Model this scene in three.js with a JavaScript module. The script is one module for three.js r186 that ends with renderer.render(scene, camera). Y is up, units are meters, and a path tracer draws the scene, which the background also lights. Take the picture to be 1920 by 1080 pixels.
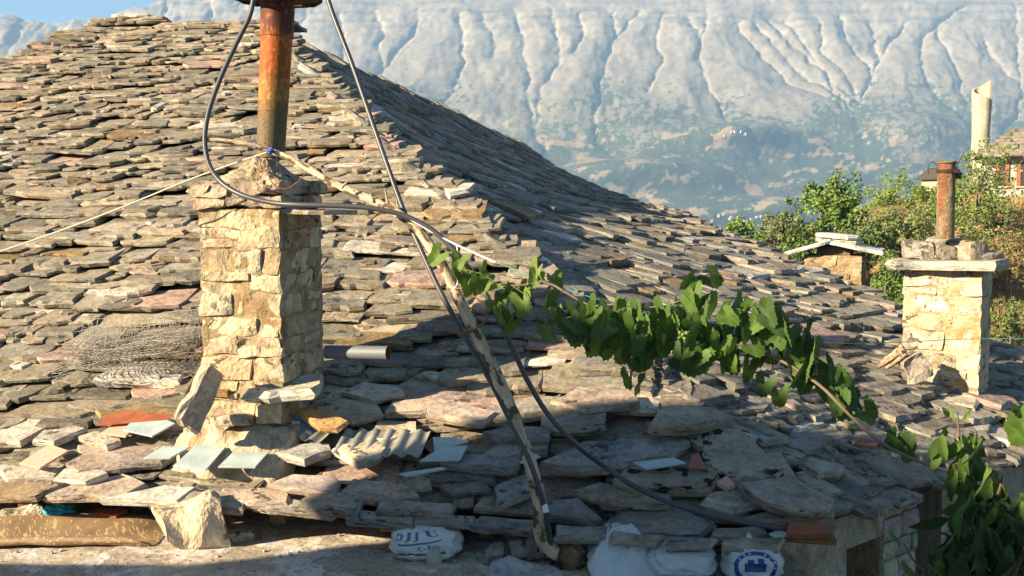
import * as THREE from 'three';
import { mergeGeometries } from 'three/addons/utils/BufferGeometryUtils.js';
import { ImprovedNoise } from 'three/addons/math/ImprovedNoise.js';

// ------------------------------------------------------------------ camera, sky, sun, exposure
const F = 1900, PITCH = Math.atan(150 / F), CY = 8;                 // focal length in pixels of a 1920 x 1080 picture
const scene = new THREE.Scene();
const camera = new THREE.PerspectiveCamera(2 * Math.atan(540 / F) * 180 / Math.PI, 16 / 9, 0.1, 30000);
camera.position.set(0, CY, 0);
camera.rotation.x = -PITCH;
const SUN = new THREE.Vector3(-0.83, 0.37, 0.42).normalize();
const renderer = new THREE.WebGLRenderer({ antialias: true });
renderer.toneMapping = THREE.LinearToneMapping;
renderer.toneMappingExposure = 4.5;
renderer.shadowMap.enabled = true;
{
  const W = 512, H = 256, data = new Float32Array(W * H * 4), d = new THREE.Vector3();
  for (let j = 0; j < H; j++) for (let i = 0; i < W; i++) {
    const th = (j + 0.5) / H * Math.PI - Math.PI / 2, ph = ((i + 0.5) / W - 0.5) * 2 * Math.PI;
    d.set(Math.cos(th) * Math.cos(ph), Math.sin(th), Math.cos(th) * Math.sin(ph));
    const up = Math.max(0, d.y), k = Math.pow(1 - up, 3.5), s = Math.max(0, d.dot(SUN)), glow = 0.05 * Math.pow(s, 6);
    const o = (j * W + i) * 4;
    data[o] = 0.014 + 0.17 * k + glow; data[o + 1] = 0.032 + 0.27 * k + glow * 0.9; data[o + 2] = 0.072 + 0.34 * k + glow * 0.7; data[o + 3] = 1;
  }
  const t = new THREE.DataTexture(data, W, H, THREE.RGBAFormat, THREE.FloatType);
  t.mapping = THREE.EquirectangularReflectionMapping; t.magFilter = THREE.LinearFilter; t.needsUpdate = true;
  scene.background = t; scene.environment = t;
  scene.backgroundIntensity = 0.8; scene.environmentIntensity = 0.8;
}
const sun = new THREE.DirectionalLight(new THREE.Color(1.0, 0.80, 0.53), 5);
sun.position.copy(SUN).multiplyScalar(60).add(new THREE.Vector3(0, CY, -8)); sun.target.position.set(0, CY, -8);
sun.castShadow = true; sun.shadow.radius = 1.6; sun.shadow.mapSize.set(4096, 4096);
Object.assign(sun.shadow.camera, { left: -30, right: 30, top: 30, bottom: -30, near: 1, far: 200 });
scene.add(sun, sun.target);
scene.fog = new THREE.FogExp2(new THREE.Color(0.31, 0.58, 1.0), 0.00021);

// ------------------------------------------------------------------ helpers
const V = (x, y, z) => new THREE.Vector3(x, y, z);
let seed = 1;
const rnd = () => { seed = (seed + 0x6D2B79F5) | 0; let t = Math.imul(seed ^ (seed >>> 15), 1 | seed); t = (t + Math.imul(t ^ (t >>> 7), 61 | t)) ^ t; return ((t ^ (t >>> 14)) >>> 0) / 4294967296; };
const R = (a, b) => a + (b - a) * rnd();
const pick = a => a[Math.floor(rnd() * a.length)];
const lerp = (a, b, t) => a + (b - a) * t;
const clamp = (x, a = 0, b = 1) => Math.min(b, Math.max(a, x));
const smooth = (a, b, x) => { const t = clamp((x - a) / (b - a)); return t * t * (3 - 2 * t); };
const perlin = new ImprovedNoise();
const N3 = (x, y, z) => perlin.noise(x, y, z);
const fbm = (x, y, z = 0, o = 4) => { let s = 0, a = 0.5; for (let i = 0; i < o; i++) { s += a * N3(x, y, z + i * 7.3); x *= 2.03; y *= 2.03; z *= 2.03; a *= 0.5; } return s; };
const cp = Math.cos(PITCH), sp = Math.sin(PITCH);
function P(px, py, d) {                                             // the point that lies d metres ahead under that direction
  const u = (px - 960) / F, v = -(py - 540) / F, k = d / (v * sp + cp);
  return V(u * k, CY + (v * cp - sp) * k, -d);
}
function proj(p) {
  const y = p.y - CY;
  const vy = y * cp + (-p.z) * sp, vz = -y * sp + (-p.z) * cp;
  return [960 + F * p.x / vz, 540 - F * vy / vz, vz];
}
function interp(tab, x) { for (let i = 1; i < tab.length; i++) if (x <= tab[i][0] || i === tab.length - 1) { const [a, b] = [tab[i - 1], tab[i]]; return lerp(a[1], b[1], (x - a[0]) / (b[0] - a[0])); } }

// triangles with their own uv and colour
class Soup {
  constructor() { this.p = []; this.u = []; this.c = []; }
  tri(a, b, c, ua, ub, uc, col) { this.p.push(a.x, a.y, a.z, b.x, b.y, b.z, c.x, c.y, c.z); this.u.push(...ua, ...ub, ...uc); for (let i = 0; i < 3; i++) this.c.push(col[0], col[1], col[2]); }
  quad(a, b, c, d, ua, ub, uc, ud, col) { this.tri(a, b, c, ua, ub, uc, col); this.tri(a, c, d, ua, uc, ud, col); }
  geo() {
    const g = new THREE.BufferGeometry();
    g.setAttribute('position', new THREE.Float32BufferAttribute(this.p, 3)); g.setAttribute('uv', new THREE.Float32BufferAttribute(this.u, 2)); g.setAttribute('color', new THREE.Float32BufferAttribute(this.c, 3));
    g.computeVertexNormals(); return g;
  }
}
const taken = {};
const numbered = n => { const k = taken[n] = (taken[n] ?? -1) + 1; return k ? `${n}_${String(k).padStart(3, '0')}` : n; };
function shade(o) { o.traverse(m => { if (m.isMesh) { m.castShadow = true; m.receiveShadow = true; } }); return o; }
function tag(o, label, category, group) { o.userData.label = label; o.userData.category = category; if (group) o.userData.group = group; return o; }
function thing(name, label, category, pos, group) {                // a Group at the thing's base
  const g = new THREE.Group(); g.name = numbered(name); g.position.copy(pos); scene.add(g); return tag(g, label, category, group);
}
function part(name, geo, mat, parent, pos) {                       // a mesh under its thing; pos in the parent's axes
  const m = new THREE.Mesh(geo, mat); m.name = name; if (pos) m.position.copy(pos); parent.add(m); m.castShadow = m.receiveShadow = true; return m;
}
function single(name, geo, mat, label, category, pos, group) {     // a thing that is one mesh
  const m = new THREE.Mesh(geo, mat); m.name = numbered(name); if (pos) m.position.copy(pos); scene.add(m); m.castShadow = m.receiveShadow = true; return tag(m, label, category, group);
}
function structure(name, geo, mat, parent = scene) { const m = new THREE.Mesh(geo, mat); m.name = numbered(name); m.userData.kind = 'structure'; parent.add(m); m.castShadow = m.receiveShadow = true; return m; }
const off = (geo, v) => geo.translate(-v.x, -v.y, -v.z);           // world geometry to a base

// ------------------------------------------------------------------ textures
function tex(w, h, fn, srgb = true) {
  const d = new Uint8Array(w * h * 4);
  for (let j = 0; j < h; j++) for (let i = 0; i < w; i++) { const c = fn(i / w, j / h), o = (j * w + i) * 4; d[o] = clamp(c[0]) * 255; d[o + 1] = clamp(c[1]) * 255; d[o + 2] = clamp(c[2]) * 255; d[o + 3] = 255; }
  const t = new THREE.DataTexture(d, w, h, THREE.RGBAFormat); t.wrapS = t.wrapT = THREE.RepeatWrapping; t.magFilter = THREE.LinearFilter; t.minFilter = THREE.LinearFilter;
  if (srgb) t.colorSpace = THREE.SRGBColorSpace; t.needsUpdate = true; return t;
}
// noise that tiles on the unit square
const lat = new Float32Array(65536); { seed = 77; for (let i = 0; i < 65536; i++) lat[i] = rnd(); }
function pn(u, v, n, salt = 0) {
  const x = u * n, y = v * n, i = Math.floor(x), j = Math.floor(y), fx = x - i, fy = y - j, sx = fx * fx * (3 - 2 * fx), sy = fy * fy * (3 - 2 * fy);
  const h = (a, b) => lat[((((a % n) + n) % n) * 157 + (((b % n) + n) % n) * 263 + salt * 9973) & 65535];
  return lerp(lerp(h(i, j), h(i + 1, j), sx), lerp(h(i, j + 1), h(i + 1, j + 1), sx), sy);
}
const pf = (u, v, n, o, salt = 0) => { let s = 0, a = 0.5, w = 0; for (let k = 0; k < o; k++) { s += a * pn(u, v, n << k, salt + k); w += a; a *= 0.55; } return s / w; };
const g3 = x => [x, x, x];
// weathered limestone slab: blotches, grain, pits, dark and pale lichen
const stoneMap = tex(1024, 1024, (u, v) => {
  const big = pf(u, v, 5, 4, 1), fine = pf(u, v, 64, 3, 9), mid = pf(u, v, 18, 3, 4);
  let b = 0.86 + 0.36 * (big - 0.5) + 0.34 * (mid - 0.5) + 0.34 * (fine - 0.5);
  const warm = 0.10 * (pf(u, v, 4, 3, 21) - 0.5);
  let c = [b * (1 + warm), b, b * (1 - warm * 1.6)];
  const dark = pf(u, v, 30, 3, 33), zone = pf(u, v, 4, 2, 41);
  if (dark > 0.60 && zone > 0.50) { const k = smooth(0.60, 0.68, dark) * smooth(0.5, 0.6, zone) * 0.7; c = c.map((x, i) => lerp(x, [0.30, 0.29, 0.27][i], k)); }
  const pale = pf(u, v, 22, 3, 55), z2 = pf(u, v, 5, 2, 61);
  if (pale > 0.6 && z2 > 0.52) { const k = smooth(0.60, 0.70, pale) * 0.6; c = c.map((x, i) => lerp(x, [0.95, 0.94, 0.88][i], k)); }
  return c;
});
const stoneBump = tex(1024, 1024, (u, v) => g3(0.5 + 0.55 * (pf(u, v, 12, 4, 4) - 0.5) + 0.5 * (pf(u, v, 64, 3, 9) - 0.5)), false);
const plasterMap = tex(1024, 1024, (u, v) => {
  const big = pf(u, v, 4, 5, 13), fine = pf(u, v, 90, 2, 19), st = pf(u, v, 9, 4, 23);
  const b = 0.80 + 0.30 * (big - 0.5) + 0.26 * (fine - 0.5), k = smooth(0.52, 0.68, st) * 0.55;
  return [lerp(b, 0.62, k), lerp(b * 0.98, 0.52, k), lerp(b * 0.94, 0.38, k)];
});
const lumpBump = tex(512, 512, (u, v) => g3(0.6 * pf(u, v, 8, 4, 71) + 0.4 * pf(u, v, 40, 3, 75)), false);
const std = (o) => new THREE.MeshStandardMaterial({ roughness: 0.92, metalness: 0, ...o });
const lin = (r, g, b) => new THREE.Color().setRGB(r, g, b);
const M = {
  slate: std({ map: stoneMap, bumpMap: stoneBump, bumpScale: 0.010, vertexColors: true, flatShading: true, roughness: 0.9 }),
  rock: std({ map: stoneMap, bumpMap: stoneBump, bumpScale: 0.014, vertexColors: true, roughness: 0.94 }),
  mortar: std({ map: plasterMap, bumpMap: lumpBump, bumpScale: 0.03, color: lin(0.47, 0.38, 0.255) }),
  plaster: std({ map: plasterMap, bumpMap: lumpBump, bumpScale: 0.02, color: lin(0.66, 0.62, 0.54) }),
};
// ------------------------------------------------------------------ the mountain range across the valley
{
  const crest = [[-900, 90], [-300, 62], [0, 32], [55, 26], [105, 44], [150, 41], [210, 36], [250, 20], [300, 8], [340, -4], [420, -20], [520, -32], [700, -40], [1000, -45], [1920, -45], [2300, -40], [2900, -20]];
  // gullies as they run down the slope (measured along and up the range)
  const gul = [
    [[711, 12], [725, 61], [715, 93], [721, 130], [690, 180]], [[862, 24], [872, 69], [868, 122], [862, 142], [833, 185], [800, 230]], [[793, 12], [780, 53], [752, 93], [707, 134], [660, 200]],
    [[963, 8], [979, 61], [990, 114], [990, 163], [1004, 244], [1040, 290]], [[1032, 16], [1048, 81], [1040, 122], [1012, 163], [1004, 244]], [[1146, 24], [1154, 65], [1134, 106], [1123, 163], [1113, 236], [1150, 290]],
    [[1195, 16], [1172, 45], [1154, 69]], [[1283, 29], [1307, 72], [1311, 129], [1355, 201], [1369, 235], [1420, 290], [1500, 340]], [[1321, 10], [1307, 72]],
    [[1374, 43], [1417, 91], [1479, 144], [1551, 177], [1582, 216]], [[1407, 43], [1460, 96], [1517, 139], [1565, 168], [1587, 201]], [[1431, 34], [1479, 81], [1541, 125], [1556, 163]],
    [[1460, 34], [1508, 86], [1551, 139], [1590, 175], [1587, 216]], [[1525, 29], [1527, 86], [1575, 129], [1600, 163], [1587, 216], [1620, 300], [1660, 380]], [[1565, 24], [1580, 81], [1622, 120], [1627, 150]],
    [[1623, 38], [1637, 110], [1618, 163], [1587, 210]], [[1685, 38], [1642, 96], [1637, 110]], [[1786, 10], [1719, 62], [1709, 120], [1748, 177], [1795, 206], [1824, 240], [1850, 300]],
    [[1886, 0], [1896, 62], [1891, 120], [1906, 168], [1891, 216], [1862, 254], [1850, 300]], [[1829, 72], [1877, 134], [1896, 144]], [[1940, 20], [1960, 100], [1906, 168]], [[1240, 20], [1225, 60], [1240, 110], [1210, 160]],
    [[1085, 24], [1090, 60], [1075, 95]], [[905, 20], [925, 60], [930, 100]], [[1740, 40], [1765, 90], [1790, 150], [1800, 205]], [[640, 20], [655, 80], [640, 130], [600, 190]], [[585, 10], [570, 60], [600, 110]],
    [[60, 30], [40, 80], [20, 150]], [[130, 48], [110, 90], [80, 140]], [[180, 45], [200, 90], [190, 150]], [[240, 30], [235, 70], [220, 120]], [[330, 0], [315, 40], [330, 90]], [[400, -10], [410, 30], [390, 80]], [[470, -20], [480, 30], [460, 90]],
    [[2050, 20], [2030, 120], [2080, 260]], [[2200, 20], [2180, 120], [2210, 260]], [[2350, 20], [2330, 120]], [[-120, 70], [-100, 160]], [[-250, 80], [-230, 160]],
  ];
  const spurs = [[1380, 255, 90, 26, 180], [1250, 330, 120, 40, 160], [1480, 400, 110, 30, 200], [1120, 330, 90, 34, 120], [1700, 250, 90, 50, 120], [1300, 400, 90, 26, 120]];
  // the range in its own measure: X metres along it, v from the foot (0) to the crest (1)
  const K = 0.62;                                                  // metres per unit of this survey
  const NX = 960, NY = 300, XW = 4300, depth = v => 4300 + 1500 * v;
  const topOf = X => (390 - interp(crest, 960 + F * X / 5800)) / F * 5800;
  const rise = (X, v) => -115 + (topOf(X) + 115) * Math.pow(v, 1.08);
  const seen = (X, v) => [960 + F * X / depth(v), 390 - F * rise(X, v) / depth(v)];
  const onRange = (px, py) => { let a = -0.1, b = 1.1; for (let i = 0; i < 30; i++) { const v = (a + b) / 2, X = (px - 960) / F * depth(v); if (seen(X, Math.max(0, v))[1] > py) a = v; else b = v; } return [(px - 960) / F * depth(a), a]; };
  const LEN = 3600;                                                // metres up the slope
  const seg = []; for (const g of gul) { const q = g.map(([x, y]) => { const [X, v] = onRange(x, y); return [X, v * LEN]; }); for (let i = 1; i < q.length; i++) seg.push([...q[i - 1], ...q[i]]); }
  const spurM = spurs.map(([x, y, rx, ry, a]) => { const [X, v] = onRange(x, y); return [X, v * LEN, rx * 2.6, ry * 6.5, a]; });
  const pos = new Float32Array(NX * NY * 3), uv = new Float32Array(NX * NY * 2), gd = new Float32Array(NX * NY);
  for (let j = 0; j < NY; j++) for (let i = 0; i < NX; i++) {
    const X = lerp(-XW, XW, i / (NX - 1)), v = 1 - j / (NY - 1), o = j * NX + i, S = v * LEN;
    const wx = X + 24 * N3(X * 0.010, S * 0.006, 4) + 9 * N3(X * 0.03, S * 0.02, 8), ws = S + 25 * N3(X * 0.01, S * 0.006, 14);
    let m = 1e9;
    for (const [ax, ay, bx, by] of seg) {
      if (wx < Math.min(ax, bx) - 260 || wx > Math.max(ax, bx) + 260) continue;
      const dx = bx - ax, dy = by - ay, t = clamp(((wx - ax) * dx + (ws - ay) * dy) / (dx * dx + dy * dy)), ex = wx - ax - t * dx, ey = ws - ay - t * dy, q = ex * ex + ey * ey;
      if (q < m) m = q;
    }
    const dist = Math.min(230, Math.sqrt(m)); gd[o] = dist;
    const py = seen(X, v)[1], env = smooth(-40, 60, py) * (1 - 0.75 * smooth(230, 330, py));
    let D = (42 * Math.pow(dist / 230, 0.8) + 13 * (1 - Math.exp(-dist / 14))) * (0.15 + 0.85 * env);
    D += 8 * (1 - Math.abs(fbm(wx * 0.009, ws * 0.0018, 2, 3)) * 3.2) * (0.3 + 0.7 * env) + 5 * fbm(X * 0.03, S * 0.014, 6, 3) + 90 * fbm(X * 0.002, S * 0.0016, 30, 3);
    if (X < -800) D += 70 * smooth(-800, -1600, X) * Math.abs(fbm(X * 0.006, S * 0.0012, 61, 4)) * smooth(0.3, 0.6, v);
    for (const [sx, ss, rx, rs, a] of spurM) D += a * Math.exp(-(((X - sx) / rx) ** 2) - ((S - ss) / rs) ** 2);
    const jag = v > 0.97 ? 18 * fbm(X * 0.006, 3, 0, 4) * (v - 0.97) / 0.03 * 2 : 0;
    pos.set([X * K, CY + (rise(X, v) + D * 0.35 + jag - 40) * K, -(depth(v) - D * 0.9) * K], o * 3); uv.set([(X + XW) / (2 * XW), 1 - v], o * 2);
  }
  const idx = []; for (let j = 0; j < NY - 1; j++) for (let i = 0; i < NX - 1; i++) { const a = j * NX + i; idx.push(a, a + NX, a + 1, a + 1, a + NX, a + NX + 1); }
  const g = new THREE.BufferGeometry(); g.setAttribute('position', new THREE.BufferAttribute(pos, 3)); g.setAttribute('uv', new THREE.BufferAttribute(uv, 2)); g.setIndex(idx); g.computeVertexNormals();
  const at = (a, u, v) => { const x = clamp(u) * (NX - 1), y = clamp(v) * (NY - 1), i = Math.min(NX - 2, x | 0), j = Math.min(NY - 2, y | 0), fx = x - i, fy = y - j; return lerp(lerp(a[j * NX + i], a[j * NX + i + 1], fx), lerp(a[(j + 1) * NX + i], a[(j + 1) * NX + i + 1], fx), fy); };
  const TW = 2048, TH = 768;
  const map = tex(TW, TH, (u, v) => {
    const [px, py] = seen(lerp(-XW, XW, u), 1 - v), dist = at(gd, u, v) / 3;
    const n = fbm(px * 0.02, py * 0.03, 1, 4), n2 = fbm(px * 0.09, py * 0.1, 5, 3), n3 = fbm(px * 0.3, py * 0.35, 9, 2), big = fbm(px * 0.006, py * 0.009, 22, 3);
    let c = [0.49 + 0.12 * n + 0.15 * n2 + 0.09 * n3, 0.46 + 0.12 * n + 0.14 * n2 + 0.09 * n3, 0.42 + 0.11 * n + 0.12 * n2 + 0.08 * n3];
    const band = Math.sin((py + 5 * N3(px * 0.006, 0, 3)) * 0.42) * smooth(85, 20, py) * smooth(-0.1, 0.3, fbm(px * 0.01, py * 0.05, 44, 2) + 0.15); // strata near the top
    c = c.map((x, i) => x - [0.09, 0.075, 0.06][i] * Math.max(0, band));
    const scree = smooth(5.0, 1.0, dist + 3 * n3) * smooth(-0.25, 0.15, fbm(px * 0.02, py * 0.02, 71, 2) + 0.05); // washed pale stream beds
    c = c.map((x, i) => lerp(x, [0.70, 0.67, 0.62][i], scree * 0.5));
    // scrub: more and more of it down the slope, thick in the hollows
    let veg = smooth(120, 300, py) * 1.05 + big * 0.9 + n * 0.8 + 0.16 * smooth(22, 8, dist) - 0.42;
    const spot = smooth(0.0, 0.16, veg * 1.0 + n2 * 1.5 + n3 * 1.0 - 0.1);
    const clear = smooth(0.10, 0.2, fbm(px * 0.016, py * 0.045, 91, 4) + 0.5 * n2) * smooth(225, 255, py);
    const k = clamp(spot) * (1 - 0.8 * clear) * (px < 500 ? smooth(95, 135, py) : smooth(85, 160, py));
    const green = [0.19 + 0.16 * n3 + 0.10 * n2, 0.24 + 0.16 * n3 + 0.10 * n2, 0.175 + 0.12 * n3 + 0.06 * n2];
    c = c.map((x, i) => lerp(x, green[i], k * 0.92));
    c = c.map((x, i) => lerp(x, [0.60, 0.50, 0.38][i], clear * (1 - k) * 0.8));
    const cliff = Math.exp(-(((px - 930) / 70) ** 2) - ((py - 225) / 26) ** 2) + 0.8 * Math.exp(-(((px - 1095) / 16) ** 2) - ((py - 248) / 9) ** 2);
    return c.map((x, i) => lerp(x, [0.66, 0.60, 0.52][i], clamp(cliff * 1.5 * (0.5 + n2 * 1.4))));
  });
  map.wrapS = map.wrapT = THREE.ClampToEdgeWrapping; map.flipY = false;
  structure('mountain', g, std({ map, roughness: 1 }));
}
// ------------------------------------------------------------------ the ground: hillside falling to the valley floor
{
  const NR = 90, NA = 120, pos = [], uv = [], idx = [];
  for (let r = 0; r <= NR; r++) for (let a = 0; a <= NA; a++) {
    const rad = 2 + 5200 * Math.pow(r / NR, 3.2), an = a / NA * Math.PI * 2, x = Math.cos(an) * rad, z = Math.sin(an) * rad - 8;
    let y = 1.2 - 100 * smooth(25, 1300, rad) + 3 * fbm(x * 0.01, z * 0.01, 3, 3) * smooth(20, 200, rad);
    if (z > 0) y += Math.min(20, 0.1 * z);
    pos.push(x, y, z); uv.push(x / 6, z / 6);
  }
  for (let r = 0; r < NR; r++) for (let a = 0; a < NA; a++) { const i = r * (NA + 1) + a; idx.push(i, i + 1, i + NA + 1, i + 1, i + NA + 2, i + NA + 1); }
  const g = new THREE.BufferGeometry(); g.setAttribute('position', new THREE.Float32BufferAttribute(pos, 3)); g.setAttribute('uv', new THREE.Float32BufferAttribute(uv, 2)); g.setIndex(idx); g.computeVertexNormals();
  structure('ground', g, std({ map: tex(512, 512, (u, v) => { const n = pf(u, v, 6, 5, 3), f = pf(u, v, 60, 2, 5); return [0.36 + 0.3 * (n - 0.5) + 0.2 * (f - 0.5), 0.36 + 0.26 * (n - 0.5) + 0.2 * (f - 0.5), 0.24 + 0.2 * (n - 0.5) + 0.1 * (f - 0.5)]; }) }));
}
// ------------------------------------------------------------------ the big stone-slab roof
const C = P(1540, 1003, 6.0), A = P(490, 48, 16.8), ANG = 10 * Math.PI / 180;
const e1 = V(Math.cos(ANG), 0, Math.sin(ANG));
const B = A.clone().addScaledVector(e1, -2.65), LC = V(B.x - 8.9, C.y, B.z + 7.9);
const sil = [[480, 44], [580, 92], [700, 142], [860, 208], [1000, 272], [1140, 332], [1300, 407], [1440, 467], [1560, 522], [1700, 587], [1860, 645], [2000, 690], [2300, 760]];
const sagY = (t, q) => -0.10 * Math.sin(Math.PI * t) + 0.05 * N3(q * 0.35, t * 5, 2);
const hip = t => C.clone().lerp(A, t);
function frontAt(t, s) { const p = hip(t).addScaledVector(e1, -s); p.y += sagY(t, -s); return p; }
const theta = t => lerp(50, 15, smooth(0.03, 0.52, t)) * Math.PI / 180;
function rightAt(t, k) { const h = hip(t), a = theta(t); h.x += Math.sin(a) * k; h.z -= Math.cos(a) * k; h.y += sagY(t, k) - 0.012 * k * (1 - t) - 0.05 * k * smooth(0.35, 0.9, t); return h; }
const leftEnd = t => { const h = hip(t), l = LC.clone().lerp(B, t); return h.sub(l).dot(e1); };
const KM = []; for (let i = 0; i <= 100; i++) {
  const t = i / 100; let k = 0.05;
  while (k < 17) { const q = proj(rightAt(t, k)); if (q[1] < interp(sil, q[0]) + 4 || q[0] > 2350) break; k += 0.05; }
  KM.push(k);
}
const kMax = t => { const x = clamp(t) * 100, i = Math.min(99, x | 0); return lerp(KM[i], KM[i + 1], x - i); };
function frame(at, t, s, right) {                                   // origin, x along the course, z down the slope, y out of the roof
  const p = at(t, s), x = at(t, s + (right ? 0.05 : -0.05)).sub(p).normalize(), dn = p.clone().sub(at(t + 0.004, s));
  dn.addScaledVector(x, -dn.dot(x)).normalize();
  return { p, x, z: dn, y: dn.clone().cross(x).normalize() };
}
// the roof surface under a picture direction
const grid = []; for (let i = 0; i <= 240; i++) {
  const t = i / 240, le = Math.min(9, leftEnd(t)), km = kMax(t);
  for (let s = 0; s < le; s += 0.05) { const p = frontAt(t, s), q = proj(p); grid.push([q[0], q[1], t, s, 0, q[2]]); }
  for (let k = 0; k < km; k += 0.05) { const p = rightAt(t, k), q = proj(p); grid.push([q[0], q[1], t, k, 1, q[2]]); }
}
function roofAt(px, py, side = -1) {
  let m = 1e9, b = null; for (const g of grid) { if (side >= 0 && g[4] !== side) continue; const q = (g[0] - px) ** 2 + (g[1] - py) ** 2; if (q < m) { m = q; b = g; } }
  return { ...frame(b[4] ? rightAt : frontAt, b[2], b[3], b[4]), t: b[2], d: b[5], right: b[4] };
}
const tones = [[0.40, 0.355, 0.27], [0.37, 0.34, 0.27], [0.43, 0.38, 0.285], [0.34, 0.31, 0.25], [0.42, 0.35, 0.27], [0.37, 0.335, 0.27], [0.44, 0.375, 0.295], [0.30, 0.275, 0.225]];
function slateTone() {
  const q = rnd(); const b = R(0.54, 0.98), k = R(0.92, 1.08); let c = pick(tones).map(x => x * b);
  if (q < 0.035) c = [0.27, 0.19, 0.095].map(x => x * k); else if (q < 0.075) c = [0.60, 0.56, 0.49].map(x => x * k); else if (q < 0.12) c = [0.43, 0.31, 0.26].map(x => x * k);
  return c;
}
// a slab from an outline in its own plane (x along, z to the front), thickness T, broken rim
function slabSoup(S, out, T, f, col, rough = 1, uo = [R(0, 9), R(0, 9)]) {
  const n = out.length, W = (x, y, z) => f.p.clone().addScaledVector(f.x, x).addScaledVector(f.y, y).addScaledVector(f.z, z);
  let cx = 0, cz = 0; for (const [x, z] of out) { cx += x / n; cz += z / n; }
  const bump = out.map(() => R(-0.10, 0.10) * T * rough), top = [], mid = [], bot = [], US = 0.62;
  out.forEach(([x, z], i) => {
    const dx = cx - x, dz = cz - z, l = Math.hypot(dx, dz) || 1, a = R(0.05, 0.42) * T * rough / l, b = R(-0.25, 0.15) * T * rough / l, c = R(0.0, 0.45) * T * rough / l;
    top.push([x + dx * a, T + bump[i], z + dz * a]); mid.push([x + dx * b, T * R(0.42, 0.68), z + dz * b]); bot.push([x + dx * c, 0, z + dz * c]);
  });
  const ut = p => [p[0] * US + uo[0], p[2] * US + uo[1]], tc = [cx, T * R(0.96, 1.10), cz];
  const w = p => W(p[0], p[1], p[2]); let per = 0;
  for (let i = 0; i < n; i++) {
    const j = (i + 1) % n, len = Math.hypot(out[j][0] - out[i][0], out[j][1] - out[i][1]), u0 = per * US + uo[0], u1 = (per + len) * US + uo[0]; per += len;
    const e = R(0.82, 1.1), ec = col.map(x => x * e);
    S.tri(w(tc), w(top[i]), w(top[j]), ut(tc), ut(top[i]), ut(top[j]), col);
    const uq = (y) => uo[1] + 0.37 + y * 2.2;
    S.quad(w(top[i]), w(mid[i]), w(mid[j]), w(top[j]), [u0, uq(T)], [u0, uq(T / 2)], [u1, uq(T / 2)], [u1, uq(T)], ec);
    S.quad(w(mid[i]), w(bot[i]), w(bot[j]), w(mid[j]), [u0, uq(T / 2)], [u0, uq(0)], [u1, uq(0)], [u1, uq(T / 2)], ec);
    if (i > 0 && i < n - 1) S.tri(w(bot[0]), w(bot[j]), w(bot[i]), ut(bot[0]), ut(bot[j]), ut(bot[i]), col);
  }
}
function slabOutline(w, l, j = 1) {                                // counter-clockwise from above: front edge, right side, back, left side
  const o = [], nf = w > 0.6 ? 6 : w > 0.4 ? 5 : w > 0.22 ? 4 : 3, h = w / 2, q = rnd();
  const cut = () => rnd() < 0.3 ? R(0.04, 0.14) * j : R(0, 0.02), cr = cut(), cl = cut(), sk = R(-0.05, 0.05) * j, fl = R(-0.05, 0.05), fr = R(-0.05, 0.05), bow = q < 0.2 ? R(0.02, 0.05) * j : 0;
  for (let i = 0; i <= nf; i++) { const a = clamp(i / nf + (i && i < nf ? R(-0.07, 0.07) : 0)); o.push([lerp(-h, h, a), bow * Math.sin(a * Math.PI) + sk * (a - 0.5) - (i === 0 ? cl : i === nf ? cr : 0) + R(-0.014, 0.014) - (rnd() < 0.12 ? R(0.01, 0.04) * j : 0)]); }
  o.push([h + fr, -l * R(0.3, 0.6)], [h * R(0.75, 1), -l], [-h * R(0.75, 1), -l], [-h + fl, -l * R(0.3, 0.6)]);
  return o;
}
// tilted frame: the slab lies flatter than the roof by d, turned by yaw
function laid(f, d, yaw = 0, roll = 0, lift = 0) {
  const y0 = f.y.clone(), q = new THREE.Quaternion().setFromAxisAngle(f.x, -d), q2 = new THREE.Quaternion().setFromAxisAngle(y0, yaw), q3 = new THREE.Quaternion().setFromAxisAngle(f.z, roll);
  const Q = q.multiply(q3).multiply(q2), g = { p: f.p.clone().addScaledVector(f.y, lift), x: f.x.clone().applyQuaternion(Q), y: f.y.clone().applyQuaternion(Q), z: f.z.clone().applyQuaternion(Q) };
  return g;
}
const house = thing('stone_house', 'big stone-slab roofed house filling the foreground with a hipped roof', 'house', V(C.x - 2, 1.2, C.z - 3));
const HB = house.position;
const slopeFront = new THREE.Group(), slopeSide = new THREE.Group(); slopeFront.name = 'roof_slope'; slopeSide.name = 'roof_slope';
slopeFront.userData.label = 'sunlit front slope of beige stone slabs'; slopeSide.userData.label = 'shaded side slope of stone slabs with grey-blue shade put into their colour'; house.add(slopeFront, slopeSide);
const slabs = [];                                                   // {soup, p, size, right}
function addSlab(f, out, T, col, right, rough, keep = 0, mat = M.slate) {
  const S = new Soup(), local = { p: V(0, 0, 0), x: f.x, y: f.y, z: f.z }; slabSoup(S, out, T, local, col, rough);
  const q = proj(f.p); let w = 0; for (const a of out) for (const b of out) w = Math.max(w, Math.abs(a[0] - b[0]));
  const inView = q[0] > -40 && q[0] < 1960 && q[1] > 0 && q[1] < 1085;
  slabs.push({ S, p: f.p.clone(), size: keep + (inView ? 1 : 0.001) * w * T / (q[2] * q[2]), right, mat });
}
seed = 4242;

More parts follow.
